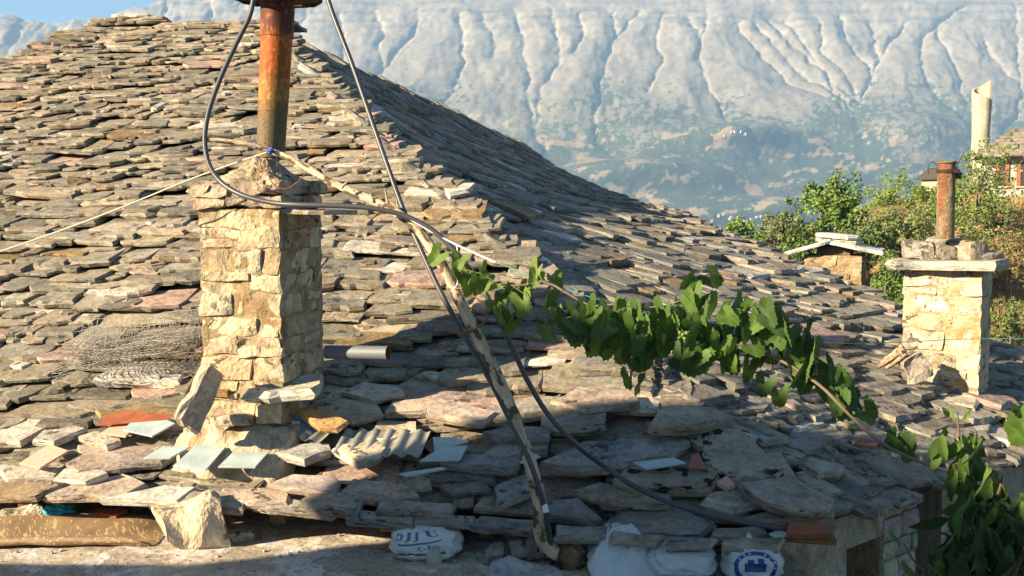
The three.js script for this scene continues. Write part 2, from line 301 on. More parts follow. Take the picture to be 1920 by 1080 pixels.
const covered = [];                                                  // picture areas where hand-laid slabs take over: [x0, x1, y0, y1]
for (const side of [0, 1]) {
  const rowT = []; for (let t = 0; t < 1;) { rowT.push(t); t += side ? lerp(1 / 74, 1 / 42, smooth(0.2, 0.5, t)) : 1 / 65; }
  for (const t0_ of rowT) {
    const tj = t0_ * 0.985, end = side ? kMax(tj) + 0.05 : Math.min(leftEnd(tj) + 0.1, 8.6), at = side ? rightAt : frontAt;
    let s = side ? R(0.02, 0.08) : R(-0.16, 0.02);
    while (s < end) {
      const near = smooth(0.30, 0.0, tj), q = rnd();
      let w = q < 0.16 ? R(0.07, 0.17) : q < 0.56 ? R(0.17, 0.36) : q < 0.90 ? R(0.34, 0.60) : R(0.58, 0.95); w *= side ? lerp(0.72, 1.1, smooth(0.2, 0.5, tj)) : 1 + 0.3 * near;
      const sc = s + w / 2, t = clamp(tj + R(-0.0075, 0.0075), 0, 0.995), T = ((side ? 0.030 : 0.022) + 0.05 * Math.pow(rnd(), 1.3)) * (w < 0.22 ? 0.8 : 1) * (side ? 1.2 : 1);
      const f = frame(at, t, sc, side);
      if (proj(f.p)[0] > -420) addSlab(laid(f, side ? lerp(R(0.12, 0.26), R(0.02, 0.12), smooth(0.05, 0.3, tj)) : R(0.15, 0.30), R(-0.09, 0.09), side ? R(-0.03, 0.03) : R(-0.05, 0.05), R(-0.015, 0.03)), slabOutline(w + 0.03, side ? Math.min(R(0.46, 0.62), 0.12 + 0.55 * sc) : R(0.40, 0.54), Math.min(1.3, 0.5 + w)), T, side ? slateTone().map((x, i) => x * [0.86, 0.90, 0.97][i]) : slateTone(), side, 1);  // side slope tones cut greyer and bluer, shade put into their colour
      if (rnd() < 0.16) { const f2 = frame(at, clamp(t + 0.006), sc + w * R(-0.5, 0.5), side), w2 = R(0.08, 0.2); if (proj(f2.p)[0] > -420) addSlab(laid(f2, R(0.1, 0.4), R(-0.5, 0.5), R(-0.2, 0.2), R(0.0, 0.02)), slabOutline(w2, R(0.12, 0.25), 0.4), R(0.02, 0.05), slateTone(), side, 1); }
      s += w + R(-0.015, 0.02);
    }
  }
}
// slabs that cap the hip, the ridge and the far hips
for (let t = 0.14; t < 0.985; t += R(0.018, 0.03)) {
  const w = R(0.4, 0.8), f = frame(frontAt, t, w / 2 - R(0.10, 0.24), 0);
  addSlab(laid(f, R(0.22, 0.32), R(-0.07, 0.07), R(-0.03, 0.03), R(0.005, 0.03)), slabOutline(w, R(0.38, 0.5)), R(0.045, 0.075), slateTone().map(x => x * 1.05), 0, 1.1);
}
for (let s = -0.3; s < 2.9; s += R(0.25, 0.45)) for (let k = 0; k < 2; k++) {
  const f = frame(frontAt, 0.992, s + R(-0.1, 0.1), 0); f.p.y += 0.02 + k * 0.055 + (s > 2.0 ? 0.10 : 0); f.y = V(0, 1, 0); f.z = V(-Math.sin(ANG), 0, Math.cos(ANG)); f.x = e1.clone();
  addSlab(laid(f, R(-0.05, 0.08), R(-0.2, 0.2), R(-0.06, 0.06), 0), slabOutline(R(0.4, 0.75), R(0.5, 0.7)), R(0.04, 0.07), slateTone(), 0, 1.1);
}
{ const f = frame(frontAt, 0.992, 2.35, 0); f.p.y += 0.23; f.y = V(0, 1, 0); f.z = V(-Math.sin(ANG), 0, Math.cos(ANG)); f.x = e1.clone(); addSlab(laid(f, 0.05, 0.1, 0, 0), slabOutline(0.66, 0.55), 0.06, [0.62, 0.58, 0.5], 0, 1); }
for (let t = 0.55; t < 1; t += 0.018) { const f = frame(frontAt, t, leftEnd(t) - 0.1, 0); addSlab(laid(f, R(0.2, 0.3), R(-0.2, 0.3), R(-0.25, -0.1), R(0.0, 0.03)), slabOutline(R(0.4, 0.8), 0.5), R(0.04, 0.07), slateTone(), 0, 1); }
for (let t = 0.05; t < 0.97; t += R(0.012, 0.02)) { const f = frame(rightAt, t, kMax(t) - 0.1, 1); addSlab(laid(f, R(0.1, 0.25), R(-0.3, 0.3), R(-0.05, 0.12), R(-0.02, 0.03)), slabOutline(R(0.4, 0.9), 0.5), R(0.03, 0.06), slateTone(), 1, 1); }

// boarding under the slabs, closed behind
{
  const S = new Soup(), dn = 0.17, col = [0.13, 0.10, 0.075], u = [0, 0];
  const G = (at, t, s) => { const p = at(t, s); p.y -= dn; return p; };
  for (let i = 0; i < 40; i++) {
    const t0 = Math.max(0.022, i / 40), t1 = (i + 1) / 40;
    for (let j = 0; j < 8; j++) {
      const a0 = Math.min(10, leftEnd(t0)), a1 = Math.min(10, leftEnd(t1));
      S.quad(G(frontAt, t0, a0 * j / 8), G(frontAt, t1, a1 * j / 8), G(frontAt, t1, a1 * (j + 1) / 8), G(frontAt, t0, a0 * (j + 1) / 8), u, u, u, u, col);
      const b0 = kMax(t0), b1 = kMax(t1);
      S.quad(G(rightAt, t0, b0 * j / 8), G(rightAt, t0, b0 * (j + 1) / 8), G(rightAt, t1, b1 * (j + 1) / 8), G(rightAt, t1, b1 * j / 8), u, u, u, u, col);
    }
    // the back: from the far edge down to eave level
    const r0 = G(rightAt, t0, kMax(t0)), r1 = G(rightAt, t1, kMax(t1)), q0 = r0.clone(), q1 = r1.clone(); q0.x += 1.5; q0.z -= 6 * t0 + 0.3; q1.x += 1.5; q1.z -= 6 * t1 + 0.3; q0.y = q1.y = C.y - 0.3;
    S.quad(r0, q0, q1, r1, u, u, u, u, col);
  }
  const geo = off(S.geo(), HB); part('roof_boarding', geo, std({ color: 0xffffff, vertexColors: true }), house);
}
// ------------------------------------------------------------------ terrace, eave, walls
const YT = CY - 2.2;
function onTerrace(px, py, lift = 0) { const a = P(px, py, 1), k = (YT + lift - CY) / (a.y - CY); return P(px, py, k); }
function gridGeo(nx, ny, fn, uvfn) {                               // a sheet from fn(u, v) -> Vector3
  const pos = [], uv = [], idx = [];
  for (let j = 0; j <= ny; j++) for (let i = 0; i <= nx; i++) { const u = i / nx, v = j / ny, p = fn(u, v); pos.push(p.x, p.y, p.z); const t = uvfn ? uvfn(u, v, p) : [u, v]; uv.push(t[0], t[1]); }
  for (let j = 0; j < ny; j++) for (let i = 0; i < nx; i++) { const a = j * (nx + 1) + i; idx.push(a, a + nx + 1, a + 1, a + 1, a + nx + 1, a + nx + 2); }
  const g = new THREE.BufferGeometry(); g.setAttribute('position', new THREE.Float32BufferAttribute(pos, 3)); g.setAttribute('uv', new THREE.Float32BufferAttribute(uv, 2)); g.setIndex(idx); g.computeVertexNormals(); return g;
}
function painted(g, c) { const n = g.attributes.position.count, a = new Float32Array(n * 3); for (let i = 0; i < n; i++) a.set(c, i * 3); g.setAttribute('color', new THREE.BufferAttribute(a, 3)); return g; }
const concreteMap = tex(1024, 1024, (u, v) => {
  const n = pf(u, v, 5, 5, 101), f = pf(u, v, 80, 3, 105), w = pf(u, v, 7, 4, 111), d = pf(u, v, 6, 4, 117);
  let c = [0.66 + 0.25 * (n - 0.5) + 0.25 * (f - 0.5), 0.62 + 0.25 * (n - 0.5) + 0.25 * (f - 0.5), 0.57 + 0.24 * (n - 0.5) + 0.25 * (f - 0.5)];
  const k = smooth(0.54, 0.60, w) * smooth(0.30, 0.45, pf(u, v, 40, 3, 119)); c = c.map((x, i) => lerp(x, [0.86, 0.85, 0.84][i], k * 0.6)); const gr = pf(u, v, 200, 1, 121); if (gr > 0.8) c = c.map(x => x * 0.72);
  const q = smooth(0.53, 0.6, d) * smooth(0.35, 0.6, f); c = c.map((x, i) => lerp(x, [0.62, 0.54, 0.40][i], q * 0.55));
  return c;
});
{
  const g = gridGeo(150, 150, (u, v) => { const x = lerp(-9, 1.78, u), z = lerp(-8.2, 5, v); return V(x, YT + 0.022 * fbm(x * 2.2, z * 2.2, 3, 4) + 0.016 * fbm(x * 9, z * 9, 5, 2), z); }, (u, v, p) => [p.x / 2.4, p.z / 2.4]);
  structure('terrace', g, std({ map: concreteMap, bumpMap: lumpBump, bumpScale: 0.02 }));
  const w = new THREE.BoxGeometry(0.25, YT - 1.2 - 0.05, 13.0); w.translate(1.66, (YT + 1.2) / 2 - 0.03, -1.5); structure('terrace_wall', w, M.plaster);
}
const woodMap = tex(512, 512, (u, v) => { const g = pf(u, v * 0.12, 40, 3, 141), n = pf(u, v, 6, 3, 145); const b = 0.72 + 0.5 * (g - 0.5) + 0.3 * (n - 0.5); return [b, b * 0.9, b * 0.75]; });
M.wood = std({ map: woodMap, color: lin(0.42, 0.31, 0.19), bumpMap: lumpBump, bumpScale: 0.006 });
function beam(a, b, w, h) {                                        // a squared timber from a to b, world axes
  const L = a.distanceTo(b), g = new THREE.BoxGeometry(w, h, L, 2, 2, 8), p = g.attributes.position;
  for (let i = 0; i < p.count; i++) p.setXYZ(i, p.getX(i) * (1 + 0.10 * N3(p.getZ(i) * 3, a.x, 1)), p.getY(i) * (1 + 0.12 * N3(p.getZ(i) * 3, a.x, 7)) + 0.008 * N3(p.getZ(i) * 2, a.z * 3, 4), p.getZ(i));
  const uv = g.attributes.uv; for (let i = 0; i < uv.count; i++) uv.setXY(i, uv.getX(i) * 0.4 + a.x, uv.getY(i) * 0.8);
  const m = new THREE.Matrix4().lookAt(a, b, V(0, 1, 0)).setPosition(a.clone().add(b).multiplyScalar(0.5)); g.computeVertexNormals(); return g.applyMatrix4(m);
}
seed = 99;
{
  const inw = V(Math.sin(ANG), 0, -Math.cos(ANG)), E = s => { const p = frontAt(0, s); p.y -= 0.02; return p; };
  // boards under the eave slabs and the rafter ends
  for (let s = -0.1; s < 6.2;) { const L = R(0.9, 1.7), a = E(s), b = E(s + L - 0.015); for (const q of [a, b]) { q.addScaledVector(inw, 0.13 + R(-0.02, 0.03)); q.y -= 0.045 + R(-0.008, 0.008); } part('eave_board', off(beam(a, b, 0.16, 0.035), HB), M.wood, house); s += L; }
  for (const px of [20, 268, 502, 715, 905, 1120, 1300]) {
    let s = 0; while (s < 7 && proj(E(s))[0] > px) s += 0.02;
    const a = E(s).addScaledVector(inw, 0.16), b = a.clone().addScaledVector(inw, 1.5); a.y -= 0.125; b.y += 0.42; part('rafter', off(beam(a, b, 0.10, 0.105), HB), M.wood, house);
  }
  const wallA = E(-0.02).addScaledVector(inw, 0.75), wallB = E(9).addScaledVector(inw, 0.75), wg = new THREE.BoxGeometry(wallA.distanceTo(wallB), C.y - 1.2 + 0.12, 0.4);
  wg.rotateY(-ANG); wg.translate((wallA.x + wallB.x) / 2, (C.y + 1.2 + 0.1) / 2, (wallA.z + wallB.z) / 2 - 0.2); part('front_wall', off(wg, HB), M.plaster, house);
  // side wall under the right eave, with its window and the recess behind the tree
  const er = V(Math.sin(theta(0)), 0, -Math.cos(theta(0))), nr = V(Math.cos(theta(0)), 0, Math.sin(theta(0))), W0 = C.clone().addScaledVector(nr, -0.30).addScaledVector(er, -0.05);
  const kAt = px => { let k = 0; while (k < 12 && proj(W0.clone().addScaledVector(er, k))[0] < px) k += 0.01; return k; };
  const pane = (k0, k1, y0, y1, th, deep = 0) => { const g = new THREE.BoxGeometry(k1 - k0, y1 - y0, th); const c = W0.clone().addScaledVector(er, (k0 + k1) / 2).addScaledVector(nr, -th / 2 - deep); g.rotateY(Math.atan2(-er.z, er.x)); const uv = g.attributes.uv; for (let i = 0; i < uv.count; i++) uv.setXY(i, uv.getX(i) * (k1 - k0) / 1.5 + k0, uv.getY(i) * (y1 - y0) / 1.5); g.translate(c.x, (y0 + y1) / 2, c.z); return off(g, HB); };
  const top = C.y - 0.02, bot = 1.2, k1 = kAt(1590), k2 = kAt(1657), k3 = kAt(1724), k4 = kAt(1768), wt = C.y - 0.34;
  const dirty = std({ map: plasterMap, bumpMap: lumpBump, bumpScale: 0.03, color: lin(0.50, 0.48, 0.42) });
  part('side_wall', mergeGeometries([pane(0, k1, bot, top, 0.35), pane(k1, k2, wt, top, 0.35), pane(k1, k2, bot, wt - 0.8, 0.35)]), dirty, house);
  part('window_dark_panel', pane(k1 - 0.02, k2 + 0.02, wt - 0.82, wt + 0.02, 0.04, 0.30), std({ color: lin(0.03, 0.032, 0.036) }), house);  // near-black panel, darkness of the unlit interior put into its colour
  part('pillar_core', pane(k2, k3, bot, top, 0.33, 0.02), M.mortar, house);
  part('side_wall', pane(k4, 9, bot, top, 0.35), dirty, house); part('recess_dark_panel', pane(k3, k4, bot, top, 0.06, 0.4), std({ color: lin(0.035, 0.035, 0.04) }), house);  // back panel near black, shade of the opening put into its colour
  for (let y = bot + 1.6; y < top - 0.1;) { const h = R(0.13, 0.22); for (let k = k2; k < k3 - 0.05;) { const w = Math.min(R(0.16, 0.34), k3 - k); const g = rockGeo(w - 0.012, h - 0.012, 0.12, 0.006, 3); g.rotateY(Math.atan2(-er.z, er.x)); const c = W0.clone().addScaledVector(er, k + w / 2).addScaledVector(nr, -0.045); g.translate(c.x, y + h / 2, c.z); part('pillar_stone', off(painted(g, [0.36, 0.33, 0.28].map(x => x * R(0.8, 1.2))), HB), M.rock, house); k += w; } y += h; }
}
// a rough block: a box with rounded, chipped faces
function rockGeo(w, h, d, rough = 0.012, n = 4, rnk = 0.25) {
  const g = new THREE.BoxGeometry(w, h, d, n, n, n), p = g.attributes.position, u = g.attributes.uv, s = R(0, 99), m = Math.min(w, h, d), r = m * rnk;
  for (let i = 0; i < p.count; i++) {
    let x = p.getX(i), y = p.getY(i), z = p.getZ(i);
    const cx = clamp(x, -w / 2 + r, w / 2 - r), cy = clamp(y, -h / 2 + r, h / 2 - r), cz = clamp(z, -d / 2 + r, d / 2 - r), dx = x - cx, dy = y - cy, dz = z - cz, l = Math.hypot(dx, dy, dz);
    const ox = x, oy = y, oz = z; if (l > 1e-6) { const k = r / l; x = cx + dx * Math.min(1, k * 1.15); y = cy + dy * Math.min(1, k * 1.15); z = cz + dz * Math.min(1, k * 1.15); }
    const q = 9 / (m * 12 + 0.6);
    x += rough * 2.2 * N3(ox * q + s, oy * q, oz * q); y += rough * 2.2 * N3(ox * q, oy * q + s, oz * q + 5); z += rough * 2.2 * N3(ox * q + 9, oy * q, oz * q + s);
    p.setXYZ(i, x, y, z); const nx = Math.abs(g.attributes.normal.getX(i)), ny = Math.abs(g.attributes.normal.getY(i));
    u.setXY(i, (nx > 0.5 ? oz : ox) * 0.7 + s, (ny > 0.5 ? oz : oy) * 0.7 + s * 0.3);
  }
  const t = g.toNonIndexed(); t.computeVertexNormals(); return t;
}
// ------------------------------------------------------------------ the large loose-laid slabs near the eave, each with its own outline
function planeHit(px, py, f) { const o = V(0, CY, 0), d = P(px, py, 1).sub(o), k = f.p.clone().sub(o).dot(f.y) / d.dot(f.y); const h = o.addScaledVector(d, k).sub(f.p); return [h.dot(f.x), h.dot(f.z)]; }
function outlineOn(f, pts, chip = 0.012) {
  let o = pts.map(([x, y]) => planeHit(x, y, f)), a = 0; o.forEach((p, i) => { const q = o[(i + 1) % o.length]; a += p[0] * q[1] - q[0] * p[1]; }); if (a > 0) o.reverse();
  const r = []; o.forEach((p, i) => { const q = o[(i + 1) % o.length], L = Math.hypot(q[0] - p[0], q[1] - p[1]), n = Math.max(1, Math.round(L / 0.13)); for (let k = 0; k < n; k++) r.push([lerp(p[0], q[0], k / n) + (k ? R(-chip, chip) : 0), lerp(p[1], q[1], k / n) + (k ? R(-chip, chip) : 0)]); });
  return r;
}
M.lichen = std({ map: tex(512, 512, (u, v) => { const n = pf(u, v, 8, 4, 801), f = pf(u, v, 60, 3, 805), k = smooth(0.54, 0.60, pf(u, v, 20, 4, 811)) * smooth(0.42, 0.55, pf(u, v, 4, 3, 815)), w = smooth(0.60, 0.66, pf(u, v, 14, 3, 821)); const b = 0.86 + 0.3 * (n - 0.5) + 0.3 * (f - 0.5); return [lerp(lerp(b, 0.95, w), 0.14, k), lerp(lerp(b * 0.98, 0.95, w), 0.14, k), lerp(lerp(b * 0.93, 0.9, w), 0.14, k)]; }), bumpMap: stoneBump, bumpScale: 0.01, vertexColors: true, flatShading: true });
seed = 777;
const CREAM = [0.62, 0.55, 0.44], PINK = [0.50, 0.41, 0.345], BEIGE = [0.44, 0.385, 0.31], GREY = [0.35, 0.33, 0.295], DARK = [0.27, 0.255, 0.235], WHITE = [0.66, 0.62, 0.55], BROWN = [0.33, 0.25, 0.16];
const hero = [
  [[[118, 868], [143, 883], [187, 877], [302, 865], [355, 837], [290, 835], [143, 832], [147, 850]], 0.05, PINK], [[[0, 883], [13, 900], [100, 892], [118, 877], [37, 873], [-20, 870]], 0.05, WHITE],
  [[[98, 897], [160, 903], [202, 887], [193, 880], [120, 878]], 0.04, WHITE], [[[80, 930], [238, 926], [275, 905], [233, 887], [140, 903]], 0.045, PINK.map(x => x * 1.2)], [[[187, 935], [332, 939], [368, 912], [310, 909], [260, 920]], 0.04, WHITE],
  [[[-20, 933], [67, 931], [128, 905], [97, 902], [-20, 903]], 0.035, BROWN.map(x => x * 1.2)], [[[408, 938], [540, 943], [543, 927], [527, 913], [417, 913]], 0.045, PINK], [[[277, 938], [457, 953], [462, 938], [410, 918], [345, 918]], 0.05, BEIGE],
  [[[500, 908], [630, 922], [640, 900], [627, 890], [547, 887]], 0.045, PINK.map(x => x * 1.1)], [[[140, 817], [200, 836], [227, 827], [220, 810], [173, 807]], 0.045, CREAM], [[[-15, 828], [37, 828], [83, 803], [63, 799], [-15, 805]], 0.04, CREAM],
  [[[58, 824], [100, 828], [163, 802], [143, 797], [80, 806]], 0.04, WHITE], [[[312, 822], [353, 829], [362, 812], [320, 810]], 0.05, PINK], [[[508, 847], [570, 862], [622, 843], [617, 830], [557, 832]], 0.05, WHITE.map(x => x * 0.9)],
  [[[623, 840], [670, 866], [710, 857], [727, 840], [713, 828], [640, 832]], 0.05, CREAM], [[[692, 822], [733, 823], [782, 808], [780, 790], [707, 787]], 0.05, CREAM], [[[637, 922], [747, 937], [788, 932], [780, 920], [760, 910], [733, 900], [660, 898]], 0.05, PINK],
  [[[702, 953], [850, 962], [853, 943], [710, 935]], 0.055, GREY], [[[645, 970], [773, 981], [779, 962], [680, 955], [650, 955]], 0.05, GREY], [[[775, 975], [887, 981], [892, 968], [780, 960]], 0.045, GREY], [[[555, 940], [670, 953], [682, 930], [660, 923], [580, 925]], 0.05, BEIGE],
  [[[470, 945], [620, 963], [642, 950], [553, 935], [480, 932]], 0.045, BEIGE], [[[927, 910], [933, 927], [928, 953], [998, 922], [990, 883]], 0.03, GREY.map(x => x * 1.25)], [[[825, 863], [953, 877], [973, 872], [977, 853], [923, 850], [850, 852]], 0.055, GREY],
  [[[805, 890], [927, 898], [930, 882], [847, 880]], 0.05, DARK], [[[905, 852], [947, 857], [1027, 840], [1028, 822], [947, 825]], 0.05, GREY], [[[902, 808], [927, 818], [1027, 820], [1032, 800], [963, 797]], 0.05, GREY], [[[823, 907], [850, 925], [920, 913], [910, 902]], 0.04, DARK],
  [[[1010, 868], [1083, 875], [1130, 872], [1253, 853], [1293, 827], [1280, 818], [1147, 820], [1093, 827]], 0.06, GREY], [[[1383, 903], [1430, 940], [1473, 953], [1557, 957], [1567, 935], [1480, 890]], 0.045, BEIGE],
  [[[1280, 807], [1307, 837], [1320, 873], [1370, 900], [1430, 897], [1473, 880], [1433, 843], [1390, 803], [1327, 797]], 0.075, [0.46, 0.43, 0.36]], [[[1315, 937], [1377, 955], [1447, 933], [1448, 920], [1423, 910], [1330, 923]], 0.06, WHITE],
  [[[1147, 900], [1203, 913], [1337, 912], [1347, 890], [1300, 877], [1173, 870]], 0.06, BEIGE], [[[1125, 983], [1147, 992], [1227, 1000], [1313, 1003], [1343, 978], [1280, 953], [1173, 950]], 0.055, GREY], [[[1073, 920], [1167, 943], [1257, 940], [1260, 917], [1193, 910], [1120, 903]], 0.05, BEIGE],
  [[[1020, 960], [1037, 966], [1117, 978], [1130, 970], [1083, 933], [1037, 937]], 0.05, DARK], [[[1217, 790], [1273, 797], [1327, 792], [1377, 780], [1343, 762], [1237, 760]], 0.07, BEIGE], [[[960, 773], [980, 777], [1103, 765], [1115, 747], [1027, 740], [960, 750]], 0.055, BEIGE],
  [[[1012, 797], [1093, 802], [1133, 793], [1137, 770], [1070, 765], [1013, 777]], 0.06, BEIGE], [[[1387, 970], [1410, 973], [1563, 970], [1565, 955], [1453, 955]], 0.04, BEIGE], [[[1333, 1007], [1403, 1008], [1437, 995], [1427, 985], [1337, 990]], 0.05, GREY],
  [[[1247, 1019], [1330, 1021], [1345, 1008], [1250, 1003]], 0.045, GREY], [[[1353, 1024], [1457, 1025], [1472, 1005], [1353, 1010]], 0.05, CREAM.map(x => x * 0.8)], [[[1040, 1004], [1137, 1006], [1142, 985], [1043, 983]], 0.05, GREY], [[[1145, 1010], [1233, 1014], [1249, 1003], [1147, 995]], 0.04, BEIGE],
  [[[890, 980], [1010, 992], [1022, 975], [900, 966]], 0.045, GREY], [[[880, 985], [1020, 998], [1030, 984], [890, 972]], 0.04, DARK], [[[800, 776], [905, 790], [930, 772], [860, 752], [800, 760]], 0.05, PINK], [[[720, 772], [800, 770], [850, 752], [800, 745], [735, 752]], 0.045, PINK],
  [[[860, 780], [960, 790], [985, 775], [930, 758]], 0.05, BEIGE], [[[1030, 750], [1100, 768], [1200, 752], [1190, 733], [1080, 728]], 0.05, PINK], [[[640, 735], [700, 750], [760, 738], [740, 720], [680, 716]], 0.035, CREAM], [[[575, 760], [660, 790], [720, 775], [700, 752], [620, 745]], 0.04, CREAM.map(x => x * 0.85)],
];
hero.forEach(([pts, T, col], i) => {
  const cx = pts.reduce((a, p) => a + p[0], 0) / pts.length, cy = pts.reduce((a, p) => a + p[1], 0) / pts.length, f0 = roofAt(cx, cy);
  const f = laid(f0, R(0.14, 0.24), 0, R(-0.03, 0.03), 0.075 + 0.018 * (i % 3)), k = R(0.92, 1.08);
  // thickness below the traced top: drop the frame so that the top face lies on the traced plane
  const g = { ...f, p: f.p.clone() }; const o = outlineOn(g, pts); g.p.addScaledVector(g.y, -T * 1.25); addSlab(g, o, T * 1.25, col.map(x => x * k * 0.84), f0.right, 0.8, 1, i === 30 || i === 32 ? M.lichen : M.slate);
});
// ------------------------------------------------------------------ chimneys
const tubePath = (pts, rad, seg, sides = 8, wob = 0) => {           // a tube with a radius that follows its path; rad(t)
  const curve = new THREE.CatmullRomCurve3(pts, false, 'centripetal'), fr = curve.computeFrenetFrames(seg, false), pos = [], uv = [], idx = []; const L = curve.getLength();
  for (let i = 0; i <= seg; i++) {
    const t = i / seg, c = curve.getPointAt(t), r = typeof rad === 'number' ? rad : rad(t);
    for (let k = 0; k <= sides; k++) { const a = k / sides * Math.PI * 2, q = r * (1 + wob * N3(Math.cos(a) * 1.3 + 5, Math.sin(a) * 1.3, t * L * 9)), x = Math.cos(a) * q, y = Math.sin(a) * q; const p = c.clone().addScaledVector(fr.normals[i], x).addScaledVector(fr.binormals[i], y); pos.push(p.x, p.y, p.z); uv.push(k / sides * 0.3, t * L); }
  }
  for (let i = 0; i < seg; i++) for (let k = 0; k < sides; k++) { const a = i * (sides + 1) + k; idx.push(a, a + 1, a + sides + 1, a + 1, a + sides + 2, a + sides + 1); }
  for (const [base, flip] of [[0, 1], [seg * (sides + 1), 0]]) { const c = base ? pts[pts.length - 1] : pts[0], ci = pos.length / 3; pos.push(c.x, c.y, c.z); uv.push(0, 0); for (let k = 0; k < sides; k++) idx.push(ci, ...(flip ? [base + k + 1, base + k] : [base + k, base + k + 1])); }
  const g = new THREE.BufferGeometry(); g.setAttribute('position', new THREE.Float32BufferAttribute(pos, 3)); g.setAttribute('uv', new THREE.Float32BufferAttribute(uv, 2)); g.setIndex(idx); g.computeVertexNormals(); return g;
};
const lump = (rx, ry, rz, rough, n = 24, s = R(0, 99), freq = 3) => gridGeo(n, Math.round(n * 0.6), (u, v) => { const a = -u * Math.PI * 2, b = (v - 0.5) * Math.PI, d = V(Math.cos(b) * Math.cos(a), Math.sin(b), Math.cos(b) * Math.sin(a)), k = 1 + rough * 2 * fbm(d.x * freq + s, d.y * freq, d.z * freq, 3); return V(d.x * rx * k, d.y * ry * k, d.z * rz * k); }, (u, v) => [u * 2 * rx * 3 / 1.5, v * ry * 3 / 1.5]);
// walls of rough courses round a mortar core; local axes: x to the right of the front, z to the front, y up
function masonry(g, w, d, h, courses, palette, rough, mat, coreMat = M.mortar, y0 = 0) {
  const core = new THREE.BoxGeometry(w - 0.006, h, d - 0.006, 14, 30, 14), cp_ = core.attributes.position; for (let i = 0; i < cp_.count; i++) cp_.setXYZ(i, cp_.getX(i) + 0.018 * N3(cp_.getY(i) * 14, cp_.getZ(i) * 9, 3), cp_.getY(i), cp_.getZ(i) + 0.018 * N3(cp_.getX(i) * 14, cp_.getY(i) * 9, 8)); core.translate(0, y0 + h / 2, 0); core.computeVertexNormals();
  const cu = core.attributes.uv; for (let i = 0; i < cu.count; i++) cu.setXY(i, cu.getX(i) * 0.5, cu.getY(i) * 1.2);
  part('mortar', core, coreMat, g);
  let y = y0; const hs = courses.reduce((a, b) => a + b, 0);
  for (const ch of courses) {
    const H = ch / hs * h;
    for (const [side, len, face] of [[0, w, d / 2], [1, d, w / 2], [2, w, d / 2], [3, d, w / 2]]) {
      let x = -len / 2 + (side % 2 ? 0.05 : 0); const end = len / 2 - (side % 2 ? 0.05 : 0);
      while (x < end - 0.03) {
        let L = Math.min(R(0.2, 0.5), end - x); if (end - x - L < 0.10) L = end - x;
        const split = H > 0.11 && rnd() < 0.16, hh = split ? H / 2 : H;
        for (let q = 0; q < (split ? 2 : 1); q++) {
          const s = rockGeo(L - R(0.002, 0.012), hh - R(0.002, 0.012), 0.10, rough, 7, 0.13); s.rotateZ(R(-0.025, 0.025)); s.translate(x + L / 2, 0, face - 0.0445 + R(-0.008, 0.006)); s.rotateY(side * Math.PI / 2); s.translate(0, y + hh * (q + 0.5), 0);
          const c = pick(palette), k = R(0.72, 0.88); part('stone', painted(s, c.map(v => v * k)), mat, g);
        }
        x += L;
      }
    }
    y += H;
  }
}
function flatStone(g, name, w, d, T, at, rot, col, rough = 0.8, yaw = 0) {   // a thin slab lying in the chimney's own axes
  const S = new Soup(), o = slabOutline(w, d).map(([x, z]) => [x, z + d / 2]); slabSoup(S, o, T, { p: V(0, 0, 0), x: V(1, 0, 0), y: V(0, 1, 0), z: V(0, 0, 1) }, col, rough);
  const m = part(name, S.geo(), M.slate, g, at); m.rotation.set(rot[0], yaw, rot[1]); return m;
}
M.chimneyStone = std({ map: stoneMap, bumpMap: stoneBump, bumpScale: 0.022, vertexColors: true, flatShading: true, roughness: 0.95 });
seed = 31337;
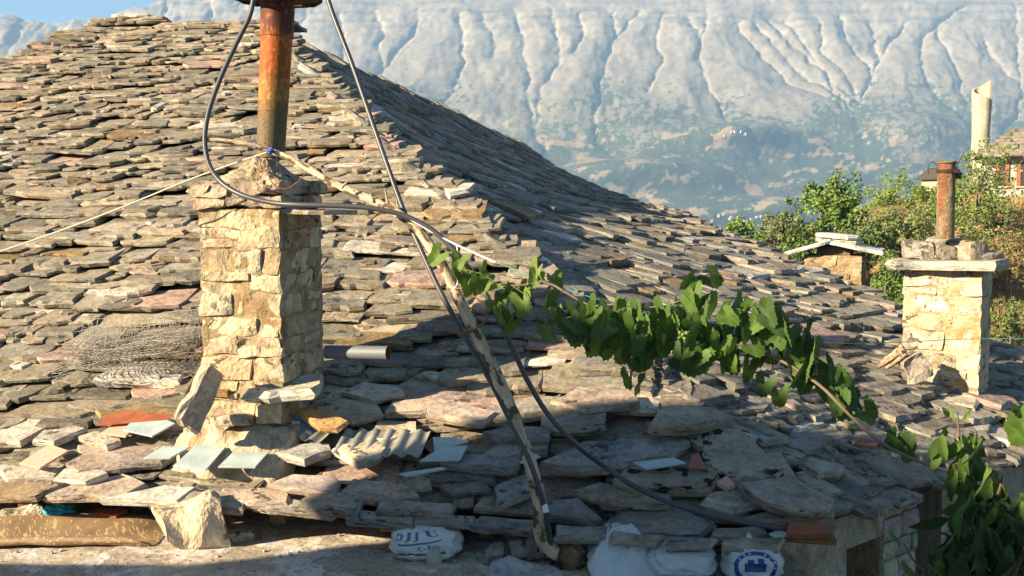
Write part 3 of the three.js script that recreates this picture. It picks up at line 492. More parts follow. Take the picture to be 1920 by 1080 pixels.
const CH = (() => {
  const c = P(481, 800, 7.15), g = thing('stone_chimney', 'square cream limestone chimney with rough courses standing on the front slope', 'chimney', V(c.x + 0.0, 0, c.z - 0.28));
  const foot = P(474, 800, 6.95).y, top = P(474, 392, 6.95).y; g.position.y = foot; g.rotation.y = -15 * Math.PI / 180;
  const h = top - foot, w = 0.63, d = 0.66;
  masonry(g, w, d, h, [0.85, 0.8, 1.0, 0.75, 0.8, 0.95, 0.8, 0.9, 0.85, 0.75], [[0.66, 0.56, 0.36], [0.62, 0.51, 0.33], [0.58, 0.44, 0.31], [0.70, 0.61, 0.42], [0.52, 0.41, 0.27], [0.66, 0.58, 0.42]], 0.017, M.chimneyStone);
  // foot sunk in the slabs
  const sk = new THREE.BoxGeometry(w - 0.05, 0.5, d - 0.05); sk.translate(0, -0.25, 0); part('footing', sk, M.mortar, g);
  // head: two overhanging courses, then the mortar cone
  const pink = [[0.60, 0.46, 0.35], [0.66, 0.55, 0.42], [0.56, 0.43, 0.34]];
  for (const [yy, hh, ex] of [[h, 0.10, 0.05], [h + 0.10, 0.095, 0.075]]) for (let q = 0; q < 4; q++) { const len = q % 2 ? d + ex : w + ex; let x = -len / 2; while (x < len / 2 - 0.02) { let L = Math.min(R(0.2, 0.36), len / 2 - x); if (len / 2 - x - L < 0.1) L = len / 2 - x; const s = rockGeo(L - 0.006, hh - 0.006, 0.18, 0.02, 4, 0.2); s.translate(x + L / 2, yy + hh / 2, (q % 2 ? w : d) / 2 + ex / 2 - 0.08 + R(-0.01, 0.01) - (q === 1 ? 0.07 : 0)); s.rotateY(q * Math.PI / 2); const k = R(0.68, 0.88); part('cap_stone', painted(s, pick(pink).map(v => v * k)), M.chimneyStone, g); x += L; } }
  const cone = gridGeo(36, 14, (u, v) => { const a = -u * Math.PI * 2, e = Math.pow(v, 0.8), sq = 1 / Math.max(Math.abs(Math.cos(a)), Math.abs(Math.sin(a))), r = lerp(0.30 * Math.min(sq, 1.3), 0.085, e) * (1 + 0.35 * fbm(Math.cos(a) * 2.2, Math.sin(a) * 2.2, v * 2.5, 3)); return V(Math.cos(a) * r, h + 0.17 + 0.20 * v + 0.03 * N3(a * 3, v * 4, 5), Math.sin(a) * r - 0.02); }, (u, v) => [u * 1.2, v * 0.3]);
  part('mortar_cone', cone, std({ map: plasterMap, bumpMap: lumpBump, bumpScale: 0.05, color: lin(0.50, 0.44, 0.34) }), g);
  // ledges: a thin one under the cap at the right, a thick one at the foot of the right side, a board let into the front left
  flatStone(g, 'ledge', 0.42, 0.60, 0.03, V(w / 2 + 0.10, h - 0.035, 0.0), [0, -0.03], [0.42, 0.34, 0.27], 0.5);
  flatStone(g, 'ledge', 0.50, 0.46, 0.07, V(w / 2 - 0.03, 0.20, d / 2 - 0.10), [0.10, 0.06], [0.56, 0.53, 0.46], 1.3, 0.25);
  const bd = new THREE.BoxGeometry(0.30, 0.05, 0.06, 6, 2, 2); bd.translate(-w / 2 + 0.07, 0.205, d / 2 + 0.012); part('wooden_peg', bd, M.wood, g);
  const rock = rockGeo(0.27, 0.085, 0.2, 0.02, 4); rock.translate(-0.05, 0.03, d / 2 + 0.05); part('foot_stone', painted(rock, [0.55, 0.43, 0.33]), M.chimneyStone, g);
  // spread of white mortar at the foot
  const ap = gridGeo(40, 16, (u, v) => { const x = lerp(-0.50, 0.42, u), e = Math.sin(u * Math.PI), z = lerp(d / 2 - 0.1, d / 2 + 0.10 + 0.24 * Math.pow(e, 0.2) + 0.10 * N3(u * 6, 2, 1), v); return V(x, 0.035 * Math.pow(e, 0.2) * (1 - 0.25 * v) - 0.36 * Math.pow(v, 2.2) - 0.03 + 0.10 * fbm(u * 7, v * 5, 3, 4) - 0.10 * (1 - Math.pow(e, 0.18)), z); }, (u, v) => [u * 0.9, v * 0.5]);
  part('mortar_apron', ap, std({ map: plasterMap, bumpMap: lumpBump, bumpScale: 0.03, color: lin(0.62, 0.56, 0.45) }), g);
  return { g, h, w, d, foot };
})();
// rusty stove pipe on it
const rustMap = tex(256, 1024, (u, v) => {                         // v up the pipe: mottled grey foot, orange middle, red-brown top
  const n = pf(u, v, 6, 4, 201), f = pf(u, v, 50, 3, 205), s = pf(u, v * 0.1, 20, 3, 211);
  const grey = [0.50, 0.44, 0.33], or = [0.70, 0.36, 0.12], red = [0.40, 0.20, 0.14], yel = [0.62, 0.46, 0.22];
  const q = v + 0.16 * (n - 0.5) + 0.10 * (s - 0.5); let c = q < 0.30 ? grey : q < 0.42 ? grey.map((x, i) => lerp(x, yel[i], (q - 0.30) / 0.12)) : q < 0.60 ? yel.map((x, i) => lerp(x, or[i], (q - 0.42) / 0.18)) : q < 0.76 ? or : or.map((x, i) => lerp(x, red[i], clamp((q - 0.76) / 0.08)));
  if (v < 0.4 && f > 0.58) c = c.map(x => x * 0.55); if (f > 0.66) c = c.map((x, i) => lerp(x, [0.8, 0.6, 0.35][i], 0.35));
  const b = 0.85 + 0.5 * (f - 0.5); return c.map(x => x * b);
});
M.rust = std({ map: rustMap, roughness: 0.72, metalness: 0.25, bumpMap: lumpBump, bumpScale: 0.003 });
M.darkRust = std({ color: lin(0.05, 0.03, 0.022), roughness: 0.85, bumpMap: lumpBump, bumpScale: 0.01 });
{
  const a = P(507, 296, 7.22), b = P(519, 64, 7.22), c = P(522, -30, 7.22), g = thing('stove_pipe', 'tall rusty orange stove pipe rising from the big cream chimney', 'pipe', a);
  const sec = (p, q, r0, r1, v0, v1) => { const geo = new THREE.CylinderGeometry(r1, r0, p.distanceTo(q), 36, 12, true), u = geo.attributes.uv, ps = geo.attributes.position; for (let i = 0; i < u.count; i++) u.setXY(i, u.getX(i), lerp(v0, v1, u.getY(i))); for (let i = 0; i < ps.count; i++) { const k = 1 + 0.012 * N3(ps.getX(i) * 9, ps.getY(i) * 4, ps.getZ(i) * 9); ps.setXYZ(i, ps.getX(i) * k, ps.getY(i), ps.getZ(i) * k); } geo.computeVertexNormals(); geo.applyQuaternion(new THREE.Quaternion().setFromUnitVectors(V(0, 1, 0), q.clone().sub(p).normalize())); const m = p.clone().add(q).multiplyScalar(0.5).sub(a); return geo.translate(m.x, m.y, m.z); };
  const mid = a.clone().lerp(b, 0.37);
  part('lower_section', sec(a, mid, 0.099, 0.103, 0.0, 0.34), M.rust, g); part('middle_section', sec(mid, b, 0.105, 0.110, 0.34, 0.78), M.rust, g); part('upper_section', sec(b.clone().lerp(mid, 0.04), c, 0.116, 0.118, 0.78, 1.0), M.rust, g);
  const plate = gridGeo(48, 10, (u, v) => { const t = -u * Math.PI * 2, r = 0.36 * Math.sqrt(v) * 0.85 + 0.0, k = 1 + 0.05 * N3(t * 3, 1, 2) * v; return V(Math.cos(t) * r * k * 0.95, 0.02 + 0.03 * (1 - v) + 0.012 * N3(t * 5, v * 3, 1), Math.sin(t) * r * k * 0.95); });
  const pc = P(523, 0, 7.22).sub(a), rim = gridGeo(64, 3, (u, v) => { const t = u * Math.PI * 2, k = 0.30 * (1 + 0.04 * N3(t * 3, 1, 2)); return V(Math.cos(t) * k, 0.028 - 0.028 * v - (v > 0.9 ? 0.012 * Math.abs(N3(t * 9, 4, 1)) * 2 : 0), Math.sin(t) * k); });
  plate.scale(0.99, 1, 0.99); part('cowl_plate', mergeGeometries([plate, rim]), std({ color: lin(0.05, 0.03, 0.022), roughness: 0.85, side: THREE.DoubleSide }), g, pc.clone());
  const cow = new THREE.ConeGeometry(0.34, 0.16, 32, 1, true); cow.translate(0, 0.30, 0); part('cowl', cow, M.darkRust, g, pc.clone());
  for (let i = 0; i < 3; i++) { const s = new THREE.BoxGeometry(0.02, 0.24, 0.004), t = i * 2.1; s.translate(Math.cos(t) * 0.2, 0.14, Math.sin(t) * 0.2); part('cowl_strap', s, M.darkRust, g, pc.clone()); }
}
// the second chimney, on the side slope
seed = 515;
const CH2 = (() => {
  const D = 9.0, c = P(1772, 735, D), g = thing('stone_chimney', 'smaller pale chimney with a flat capping slab on the shaded side slope', 'chimney', V(c.x + 0.1, P(1772, 760, D).y, c.z - 0.25)); g.rotation.y = -34 * Math.PI / 180;
  const h = P(1772, 506, D).y - g.position.y, w = 0.66, d = 0.52;
  masonry(g, w, d, h, [1, 0.9, 1, 1.1, 0.9, 1, 0.8, 0.6], [[0.66, 0.62, 0.52], [0.62, 0.56, 0.44], [0.70, 0.67, 0.58], [0.60, 0.52, 0.38]], 0.012, M.chimneyStone, std({ map: plasterMap, bumpMap: lumpBump, bumpScale: 0.03, color: lin(0.70, 0.58, 0.40) }));
  const sk = new THREE.BoxGeometry(w - 0.05, 0.8, d - 0.05); sk.translate(0, -0.4, 0); part('footing', sk, M.mortar, g);
  flatStone(g, 'cap_slab', w + 0.28, d + 0.34, 0.085, V(0, h, 0), [0, 0.02], [0.45, 0.42, 0.35], 0.8);
  for (const [x, z, a, b, q] of [[-0.24, 0.12, 0.24, 0.20, 0.2], [0.0, 0.16, 0.20, 0.13, 0.5], [0.17, 0.10, 0.26, 0.19, 0.9], [-0.05, -0.1, 0.34, 0.2, 0.1], [0.36, 0.05, 0.16, 0.09, 0.3], [-0.14, 0.2, 0.16, 0.09, 0.4]]) { const s = rockGeo(a, b, a * 0.9, 0.03, 4, 0.3); s.rotateY(q); s.translate(x, h + 0.085 + b / 2 - 0.015, z); const k = R(0.8, 1.1); part('cap_rock', painted(s, [0.37, 0.33, 0.27].map(v => v * k)), M.chimneyStone, g); }
  flatStone(g, 'foot_slab', 0.52, 0.40, 0.06, V(0.10, 0.05, d / 2 + 0.12), [0.12, -0.05], [0.50, 0.45, 0.36], 1); flatStone(g, 'foot_slab', 0.45, 0.4, 0.05, V(0.20, -0.02, d / 2 + 0.2), [0.15, -0.1], [0.42, 0.38, 0.31], 1);
  return { g, h };
})();
{
  const D = 9.05, a = P(1772, 448, D), b = P(1775, 302, D), g = thing('stove_pipe', 'short grey and rust flue pipe on the small pale chimney', 'pipe', a), L = a.distanceTo(b);
  const m2 = tex(256, 512, (u, v) => { const n = pf(u, v, 8, 4, 221), f = pf(u, v, 60, 3, 225), r = smooth(0.46, 0.66, pf(u, v * 0.15, 7, 3, 231) + 0.22 * (v - 0.6)) * 0.85; const b2 = 0.75 + 0.6 * (f - 0.5) + 0.4 * (n - 0.5); return [lerp(0.60, 0.60, r) * b2, lerp(0.55, 0.34, r) * b2, lerp(0.44, 0.18, r) * b2]; });
  const t = new THREE.CylinderGeometry(0.074, 0.077, L, 28, 8, true); t.applyQuaternion(new THREE.Quaternion().setFromUnitVectors(V(0, 1, 0), b.clone().sub(a).normalize())); const mid = b.clone().sub(a).multiplyScalar(0.5); t.translate(mid.x, mid.y, mid.z);
  const pm = std({ map: m2, roughness: 0.85, bumpMap: lumpBump, bumpScale: 0.008, side: THREE.DoubleSide }); part('flue', t, pm, g); const ring = new THREE.TorusGeometry(0.077, 0.012, 8, 28); ring.rotateX(Math.PI / 2); ring.translate(b.x - a.x, L - 0.012, b.z - a.z); part('rim', ring, pm, g);
  const cl = new THREE.CylinderGeometry(0.084, 0.084, 0.03, 28, 1, true); cl.translate((b.x - a.x) * 0.88, L * 0.87, 0); part('clamp', cl, M.darkRust, g); const bt = new THREE.BoxGeometry(0.05, 0.035, 0.02); bt.translate(0.05, L * 0.87, 0.08); part('clamp_bolt', bt, M.darkRust, g);
  const wire = (pts) => tubePath(pts.map(([x, y]) => P(x, y, D - 0.02).sub(a)), 0.0035, 16, 5); part('wire', wire([[1793, 330], [1793, 316], [1800, 300], [1808, 286]]), M.darkRust, g); part('wire', wire([[1758, 322], [1755, 308], [1746, 303], [1741, 312], [1741, 326]]), M.darkRust, g);
}
// the chimney beyond the roof with its little gable of white slabs
{
  const D = 15.5, c = P(1580, 545, D), g = thing('stone_chimney', 'soot-stained chimney with a gable of white slabs beyond the far roof edge', 'chimney', V(c.x, P(1580, 590, D).y, c.z - 0.4)); g.rotation.y = -24 * Math.PI / 180;
  const h = P(1580, 480, D).y - g.position.y, w = 0.86, d = 0.7; seed = 6161;
  masonry(g, w, d, h, [1, 1, 1, 1, 1], [[0.50, 0.38, 0.22], [0.42, 0.31, 0.18], [0.56, 0.44, 0.28], [0.33, 0.24, 0.15]], 0.014, M.chimneyStone);
  flatStone(g, 'cap_slab', 0.72, d + 0.4, 0.06, V(-0.34, h + 0.10, 0), [0, 0.30], [0.74, 0.72, 0.68], 0.8); flatStone(g, 'cap_slab', 0.86, d + 0.4, 0.06, V(0.32, h + 0.11, 0), [0, -0.20], [0.76, 0.74, 0.70], 0.8);
  flatStone(g, 'cap_slab', 0.60, d + 0.2, 0.05, V(0.04, h + 0.20, 0), [0, -0.08], [0.66, 0.63, 0.58], 0.8); flatStone(g, 'cap_slab', 0.62, d + 0.1, 0.06, V(0.05, h + 0.265, 0), [0, -0.1], [0.76, 0.74, 0.70], 0.8);
  const bl = rockGeo(0.5, 0.16, d - 0.1, 0.02, 4); bl.translate(0, h + 0.08, 0); part('gable_stone', painted(bl, [0.2, 0.15, 0.1]), M.chimneyStone, g);
}
// ------------------------------------------------------------------ branch pole, hoses, wires
const barkMap = tex(512, 1024, (u, v) => { const n = pf(u, v, 8, 4, 301), g = pf(u, v * 0.25, 32, 3, 305), k = pf(u, v, 16, 3, 311); let b = 0.82 + 0.4 * (n - 0.5) + 0.4 * (g - 0.5); let c = [b, b * 0.93, b * 0.83]; const d = smooth(0.56, 0.64, k); return c.map((x, i) => lerp(x, [0.30, 0.24, 0.18][i], d * 0.75)); });
M.bark = std({ map: barkMap, bumpMap: lumpBump, bumpScale: 0.012, color: lin(0.68, 0.64, 0.58) });
M.hose = std({ color: lin(0.055, 0.058, 0.066), roughness: 0.42 });
const roofD = (px, py, lift) => { const r = roofAt(px, py); return r.p.clone().addScaledVector(r.y, lift); };
{
  const pts = [[380, 262, 6.72], [410, 263, 6.72], [450, 268, 6.72], [505, 282, 6.74], [560, 305, 6.66], [620, 342, 6.56], [680, 368, 6.46], [740, 396, 6.38], [785, 432, 6.32], [825, 490, 6.26], [862, 565, 6.20], [905, 650, 6.12], [945, 735, 6.04], [978, 820, 5.97], [1000, 890, 5.93], [1013, 950, 5.96], [1012, 985, 6.00], [1018, 1012, 6.04], [1036, 1032, 6.06], [1062, 1042, 6.07]].map(([x, y, d]) => P(x, y, d));
  const b = pts[pts.length - 1].clone(); b.y = YT - 0.0; const g = thing('branch_pole', 'long bare crooked branch leaning from the terrace up to the chimney top', 'pole', b);
  part('trunk', tubePath(pts.map(p => p.clone().sub(b)), t => lerp(0.014, 0.046, Math.pow(t, 0.75)) * (1 + 0.3 * smooth(0.94, 1, t)), 180, 12, 0.22), M.bark, g);
  const k = lump(0.10, 0.115, 0.085, 0.35, 26); part('root_knot', k, std({ map: barkMap, bumpMap: lumpBump, bumpScale: 0.03, color: lin(0.22, 0.17, 0.12) }), g, P(1070, 1044, 6.08).sub(b));
  for (const q of [[[728, 388], [724, 366], [722, 352]], [[752, 402], [745, 385], [744, 374]], [[700, 378], [694, 362]], [[640, 352], [652, 340]]]) part('twig_stub', tubePath(q.map(([x, y], i) => P(x, y, 6.4).sub(b)), t => lerp(0.012, 0.004, t), 6, 6), M.bark, g);
}
{
  const h1 = [[478, -14, 6.95], [468, 30, 6.92], [440, 88, 6.88], [410, 155, 6.82], [390, 215, 6.76], [384, 265, 6.70], [392, 308, 6.62], [415, 342, 6.52], [455, 366, 6.44], [510, 380, 6.38], [560, 384, 6.32], [640, 386, 6.28], [700, 391, 6.26], [760, 405, 6.25], [815, 435, 6.22], [865, 485, 6.18], [910, 550, 6.14], [955, 640, 6.10], [990, 715, 6.08], [1030, 780, 6.07], [1080, 833, 6.06]].map(([x, y, d]) => P(x, y, d));
  for (const [x, y, l] of [[1130, 872, 0.45], [1180, 906, 0.42], [1240, 936, 0.38], [1310, 960, 0.34], [1390, 978, 0.30], [1478, 992, 0.24]]) h1.push(P(x, y, -roofAt(x, y).p.z - l));
  const b = h1[h1.length - 1].clone(); single('hose', tubePath(h1.map(p => p.clone().sub(b)), 0.0165, 220, 10), M.hose, 'dark grey hose looping round the chimney then curving down to the eave corner', 'hose', b);
  const h2 = [[604, -40, 7.1], [622, 20, 7.02], [660, 120, 6.88], [700, 235, 6.74], [735, 335, 6.6], [757, 395, 6.52], [790, 470, 6.4], [830, 555, 6.28], [880, 645, 6.16], [925, 725, 6.06], [962, 800, 5.97], [995, 870, 5.9], [1018, 940, 5.90], [1030, 1000, 5.98], [1035, 1066, 6.16]].map(([x, y, d]) => P(x, y, d));
  const c = h2[h2.length - 1].clone(); c.y = YT; single('hose', tubePath(h2.map(p => p.clone().sub(c)), 0.0165, 160, 10), M.hose, 'straight grey hose running from the pipe top down beside the branch pole', 'hose', c);
  const tapeP = P(1022, 952, 5.905), tape = new THREE.CylinderGeometry(0.019, 0.019, 0.05, 12, 1, true); tape.rotateZ(0.2); single('hose_sticker', tape, std({ color: lin(0.75, 0.75, 0.74) }), 'small white sticker wrapped round the straight hose', 'sticker', tapeP);
  const rope = (name, pts, r, col, label, cat) => { const w = pts.map(([x, y, d]) => P(x, y, d)), o = w[0].clone(); return single(name, tubePath(w.map(p => p.clone().sub(o)), r, 60, 6), std({ color: col, roughness: 0.8 }), label, cat, o); };
  rope('rope', [[500, 286, 6.74], [440, 306, 6.8], [360, 335, 6.9], [240, 384, 7.0], [120, 430, 7.1], [-60, 492, 7.2]], 0.0055, lin(0.60, 0.54, 0.42), 'taut pale rope running left from the chimney top across the front slope', 'rope');
  rope('rope', [[770, 412, 6.24], [830, 446, 6.2], [880, 470, 6.15], [930, 492, 6.1]], 0.006, lin(0.62, 0.70, 0.80), 'short white rope tied to the branch above the first vine leaves', 'rope');
  rope('cord', [[930, 492, 6.1], [1000, 518, 6.05], [1080, 548, 6.0], [1180, 580, 5.98], [1300, 612, 6.0], [1450, 636, 6.2], [1600, 644, 6.8], [1720, 640, 7.6], [1800, 636, 8.0], [1960, 634, 8.2]], 0.0028, lin(0.10, 0.38, 0.36), 'thin teal cord strung from the vine past the small chimney', 'cord');
  rope('wire', [[836, 590, 6.1], [832, 605, 6.08], [840, 620, 6.06], [865, 624, 6.04], [895, 614, 6.04], [912, 598, 6.06], [910, 578, 6.1], [890, 556, 6.14], [862, 541, 6.18], [846, 545, 6.2]], 0.0055, lin(0.24, 0.09, 0.04), 'rusty bent wire hook hanging round the branch pole and hose', 'wire');
  rope('wire', [[508, 300, 6.9], [503, 312, 6.78], [506, 335, 6.7], [518, 350, 6.68], [535, 354, 6.67], [555, 344, 6.67], [572, 326, 6.68]], 0.004, lin(0.12, 0.06, 0.035), 'rusty wire loop hanging on the mortar cone of the chimney', 'wire');
  rope('string', [[846, 548, 6.16], [858, 530, 6.14], [852, 500, 6.14], [858, 475, 6.16], [856, 458, 6.18]], 0.004, lin(0.72, 0.72, 0.74), 'white string knotted between the branch pole and the vine', 'string');
  const kn = lump(0.022, 0.016, 0.02, 0.9, 18, 3, 4); single('blue_tie', kn, std({ color: lin(0.03, 0.12, 0.55) }), 'bright blue plastic tie knotted on the branch at the pipe foot', 'tie', P(508, 283, 6.69));
}
// ------------------------------------------------------------------ things lying on the roof
M.tile = new THREE.MeshPhysicalMaterial({ color: lin(0.62, 0.64, 0.64), map: tex(256, 256, (u, v) => { const n = pf(u, v, 5, 4, 401), f = pf(u, v, 40, 2, 405); const b = 0.90 + 0.18 * (n - 0.5) + 0.1 * (f - 0.5); return [b * 0.88, b * 0.95, b * 0.96]; }), roughness: 0.32 });
M.tileBack = std({ color: lin(0.55, 0.42, 0.33) });
function laidPlate(name, pts, T, lift, mat, label, cat, o = {}) {   // a flat plate whose outline is measured on the roof
  const cx = pts.reduce((a, p) => a + p[0], 0) / pts.length, cy = pts.reduce((a, p) => a + p[1], 0) / pts.length, f0 = roofAt(cx, cy), f = laid(f0, o.tilt ?? 0.14, 0, o.roll ?? 0, lift + 0.04), out = pts.map(([x, y]) => planeHit(x, y, f));
  const S = new THREE.Shape(out.map(([x, z]) => new THREE.Vector2(x, -z))), g = new THREE.ExtrudeGeometry(S, { depth: T, bevelEnabled: true, bevelSize: 0.0015, bevelThickness: 0.0015, bevelSegments: 1 }); // drawn in x, -z, raised along y
  const m = new THREE.Matrix4().makeBasis(f.x, f.z.clone().multiplyScalar(-1), f.y); g.translate(0, 0, -T); g.applyMatrix4(m); g.computeVertexNormals(); const u = g.attributes.uv; for (let i = 0; i < u.count; i++) u.setXY(i, u.getX(i) * (o.us ?? 2), u.getY(i) * (o.us ?? 2));
  return single(name, g, mat, label, cat, f.p, o.group);
}
const tileSet = [
  [[[232, 806], [285, 818], [328, 794], [310, 786], [248, 788]], 'pale blue ceramic tile beside the leaning slab', 0.10], [[[269, 859], [318, 859], [356, 838], [305, 837]], 'narrow pale tile half under its neighbour left of the white mortar', 0.10], [[[325, 873], [385, 882], [423, 838], [368, 834]], 'pale blue square tile in the middle of the tile row under the chimney', 0.12],
  [[[409, 875], [478, 876], [503, 848], [437, 848]], 'rightmost pale blue tile of the row under the chimney', 0.11], [[[787, 864], [862, 863], [876, 836], [830, 838]], 'light blue tile at the right end of the corrugated sheet', 0.11], [[[815, 846], [878, 828], [852, 820], [812, 820]], 'white tile tucked above the light blue tile', 0.09], [[[1187, 867], [1213, 879], [1287, 868], [1263, 858]], 'blue-white tile lying flat in the shade beside the lichen slab', 0.12],
  [[[748, 888], [765, 892], [836, 879], [826, 876]], 'dark glazed tile seen edge-on below the corrugated sheet', 0.13], [[[1442, 1000], [1452, 1006], [1482, 1003], [1465, 993]], 'small white tile fragment at the eave corner', 0.10], [[[974, 866], [984, 868], [1013, 856], [1003, 851]], 'white tile corner poking out behind the branch pole', 0.12],
];
for (const [pts, label, lift] of tileSet) laidPlate('ceramic_tile', pts, 0.009, lift, M.tile, label, 'tile', { group: 'loose ceramic tiles on the roof' });
const stripeMap = tex(128, 256, (u, v) => { const s = Math.sin(v * Math.PI * 2 * 14) * 0.5 + 0.5, n = pf(u, v, 20, 2, 411); return [0.80 + 0.06 * s + 0.1 * (n - 0.5), 0.60 + 0.10 * s + 0.1 * (n - 0.5), 0.52 + 0.12 * s + 0.1 * (n - 0.5)]; });
laidPlate('ceramic_tile', [[36, 869], [75, 877], [128, 845], [92, 833]], 0.012, 0.11, std({ map: stripeMap, roughness: 0.7 }), 'pink ribbed tile turned upside down at the far left', 'tile', { us: 3, group: 'loose ceramic tiles on the roof' });
laidPlate('ceramic_tile', [[190, 812], [235, 818], [260, 795], [215, 793]], 0.012, 0.08, std({ color: lin(0.52, 0.36, 0.27), roughness: 0.7 }), 'dull pink tile under the pale blue tile by the leaning slab', 'tile', { group: 'loose ceramic tiles on the roof' });
laidPlate('rusty_sheet', [[180, 798], [320, 786], [318, 778], [250, 771], [203, 777]], 0.004, 0.09, std({ map: tex(128, 128, (u, v) => { const n = pf(u, v, 8, 3, 421); return [0.58 + 0.2 * (n - 0.5), 0.32 + 0.15 * (n - 0.5), 0.20 + 0.1 * (n - 0.5)]; }), roughness: 0.8 }), 'red-brown rusty metal sheet wedged under the wire netting', 'sheet');
laidPlate('terracotta_piece', [[1475, 998], [1500, 1003], [1550, 1000], [1548, 982], [1480, 978]], 0.03, 0.14, std({ color: lin(0.27, 0.085, 0.04), bumpMap: lumpBump, bumpScale: 0.02 }), 'broken orange roof tile sticking out at the eave corner', 'roof tile');
laidPlate('terracotta_piece', [[1290, 876], [1325, 879], [1310, 850], [1298, 852]], 0.014, 0.12, std({ color: lin(0.28, 0.12, 0.08) }), 'red-brown tile shard beside the large lichen-spotted slab', 'roof tile');
laidPlate('terracotta_piece', [[1600, 832], [1642, 838], [1648, 828], [1612, 820]], 0.014, 0.10, std({ color: lin(0.22, 0.08, 0.05) }), 'dark red tile shard under the tip of the vine', 'roof tile');
laidPlate('terracotta_piece', [[1345, 903], [1362, 913], [1378, 908], [1362, 892]], 0.03, 0.14, std({ color: lin(0.50, 0.32, 0.25) }), 'pinkish stone chip wedged under the large lichen-spotted slab', 'stone chip');
{ // corrugated sheets
  const f = laid(roofAt(690, 868), 0.12, -0.12, 0.02, 0.13), nx = 60, W = 0.86, L = 0.34;
  const mk = (W0, x0, z0, yaw, dy, label) => { const q = laid(f, 0, yaw, 0, dy), g = gridGeo(70, 6, (u, v) => { const x = x0 + u * W0, z = z0 - v * L; return q.x.clone().multiplyScalar(x).addScaledVector(q.z, z).addScaledVector(q.y, 0.013 * Math.sin(x * Math.PI * 2 / 0.105) + 0.004 * N3(x * 5, z * 5, 3)); }); return single('corrugated_sheet', g, std({ map: tex(128, 128, (u, v) => { const n = pf(u, v, 6, 4, 431); return [0.60 + 0.3 * (n - 0.5), 0.60 + 0.3 * (n - 0.5), 0.57 + 0.28 * (n - 0.5)]; }), roughness: 0.55, metalness: 0.35, side: THREE.DoubleSide }), label, 'sheet', q.p, 'corrugated sheets'); };
  mk(0.62, -0.20, 0.12, 0.16, 0.0, 'grey corrugated sheet lying under the white slab below the chimney'); mk(0.36, -0.66, 0.08, -0.10, 0.02, 'short corrugated sheet end showing left under the cream slab');
}
{ // slab propped against the chimney, tile and crust beside it
  const b = P(330, 802, 6.66), S = new Soup(), up = P(388, 682, 6.86).sub(b).normalize(), nf = V(0.93, 0, 0.36); nf.addScaledVector(up, -nf.dot(up)).normalize();
  const f = { p: V(0, 0, 0), x: nf.clone().cross(up.clone().multiplyScalar(-1)).normalize(), y: nf, z: up.clone().multiplyScalar(-1) };
  seed = 12; slabSoup(S, outlineBox(0.24, 0.44), 0.075, f, [0.50, 0.42, 0.33], 0.8); single('leaning_slab', S.geo(), M.slate, 'thick stone slab propped upright against the left side of the big chimney', 'slab', b.clone().addScaledVector(up, 0.0).add(V(0.02, 0.0, -0.06)));
}
function outlineBox(w, l) { const o = []; for (let i = 0; i <= 4; i++) o.push([lerp(-w / 2, w / 2, i / 4) + R(-0.015, 0.015), R(-0.015, 0.015)]); for (let i = 1; i <= 4; i++) o.push([w / 2 * (1 - 0.3 * (i / 4) ** 2) + R(-0.015, 0.015), -l * i / 4]); for (let i = 1; i <= 3; i++) o.push([lerp(w / 2 * 0.7, -w / 2 * 0.8, i / 3), -l + R(-0.015, 0.015)]); for (let i = 3; i >= 1; i--) o.push([-w / 2 + R(-0.015, 0.015), -l * i / 4]); return o; }
const blueTileM = new THREE.MeshPhysicalMaterial({ map: tex(256, 256, (u, v) => { const n = pf(u, v, 5, 4, 441), k = smooth(0.60, 0.66, pf(u, v, 14, 3, 445)); return [lerp(0.36 + 0.1 * n, 0.85, k), lerp(0.46 + 0.1 * n, 0.82, k), lerp(0.54 + 0.1 * n, 0.74, k)]; }), roughness: 0.35 });
laidPlate('ceramic_tile', [[531, 799], [592, 836], [612, 818], [556, 778]], 0.012, 0.16, blueTileM, 'slate-blue tile with mortar splashes leaning at the chimney foot', 'tile', { tilt: -0.25, roll: -0.15, group: 'loose ceramic tiles on the roof' });
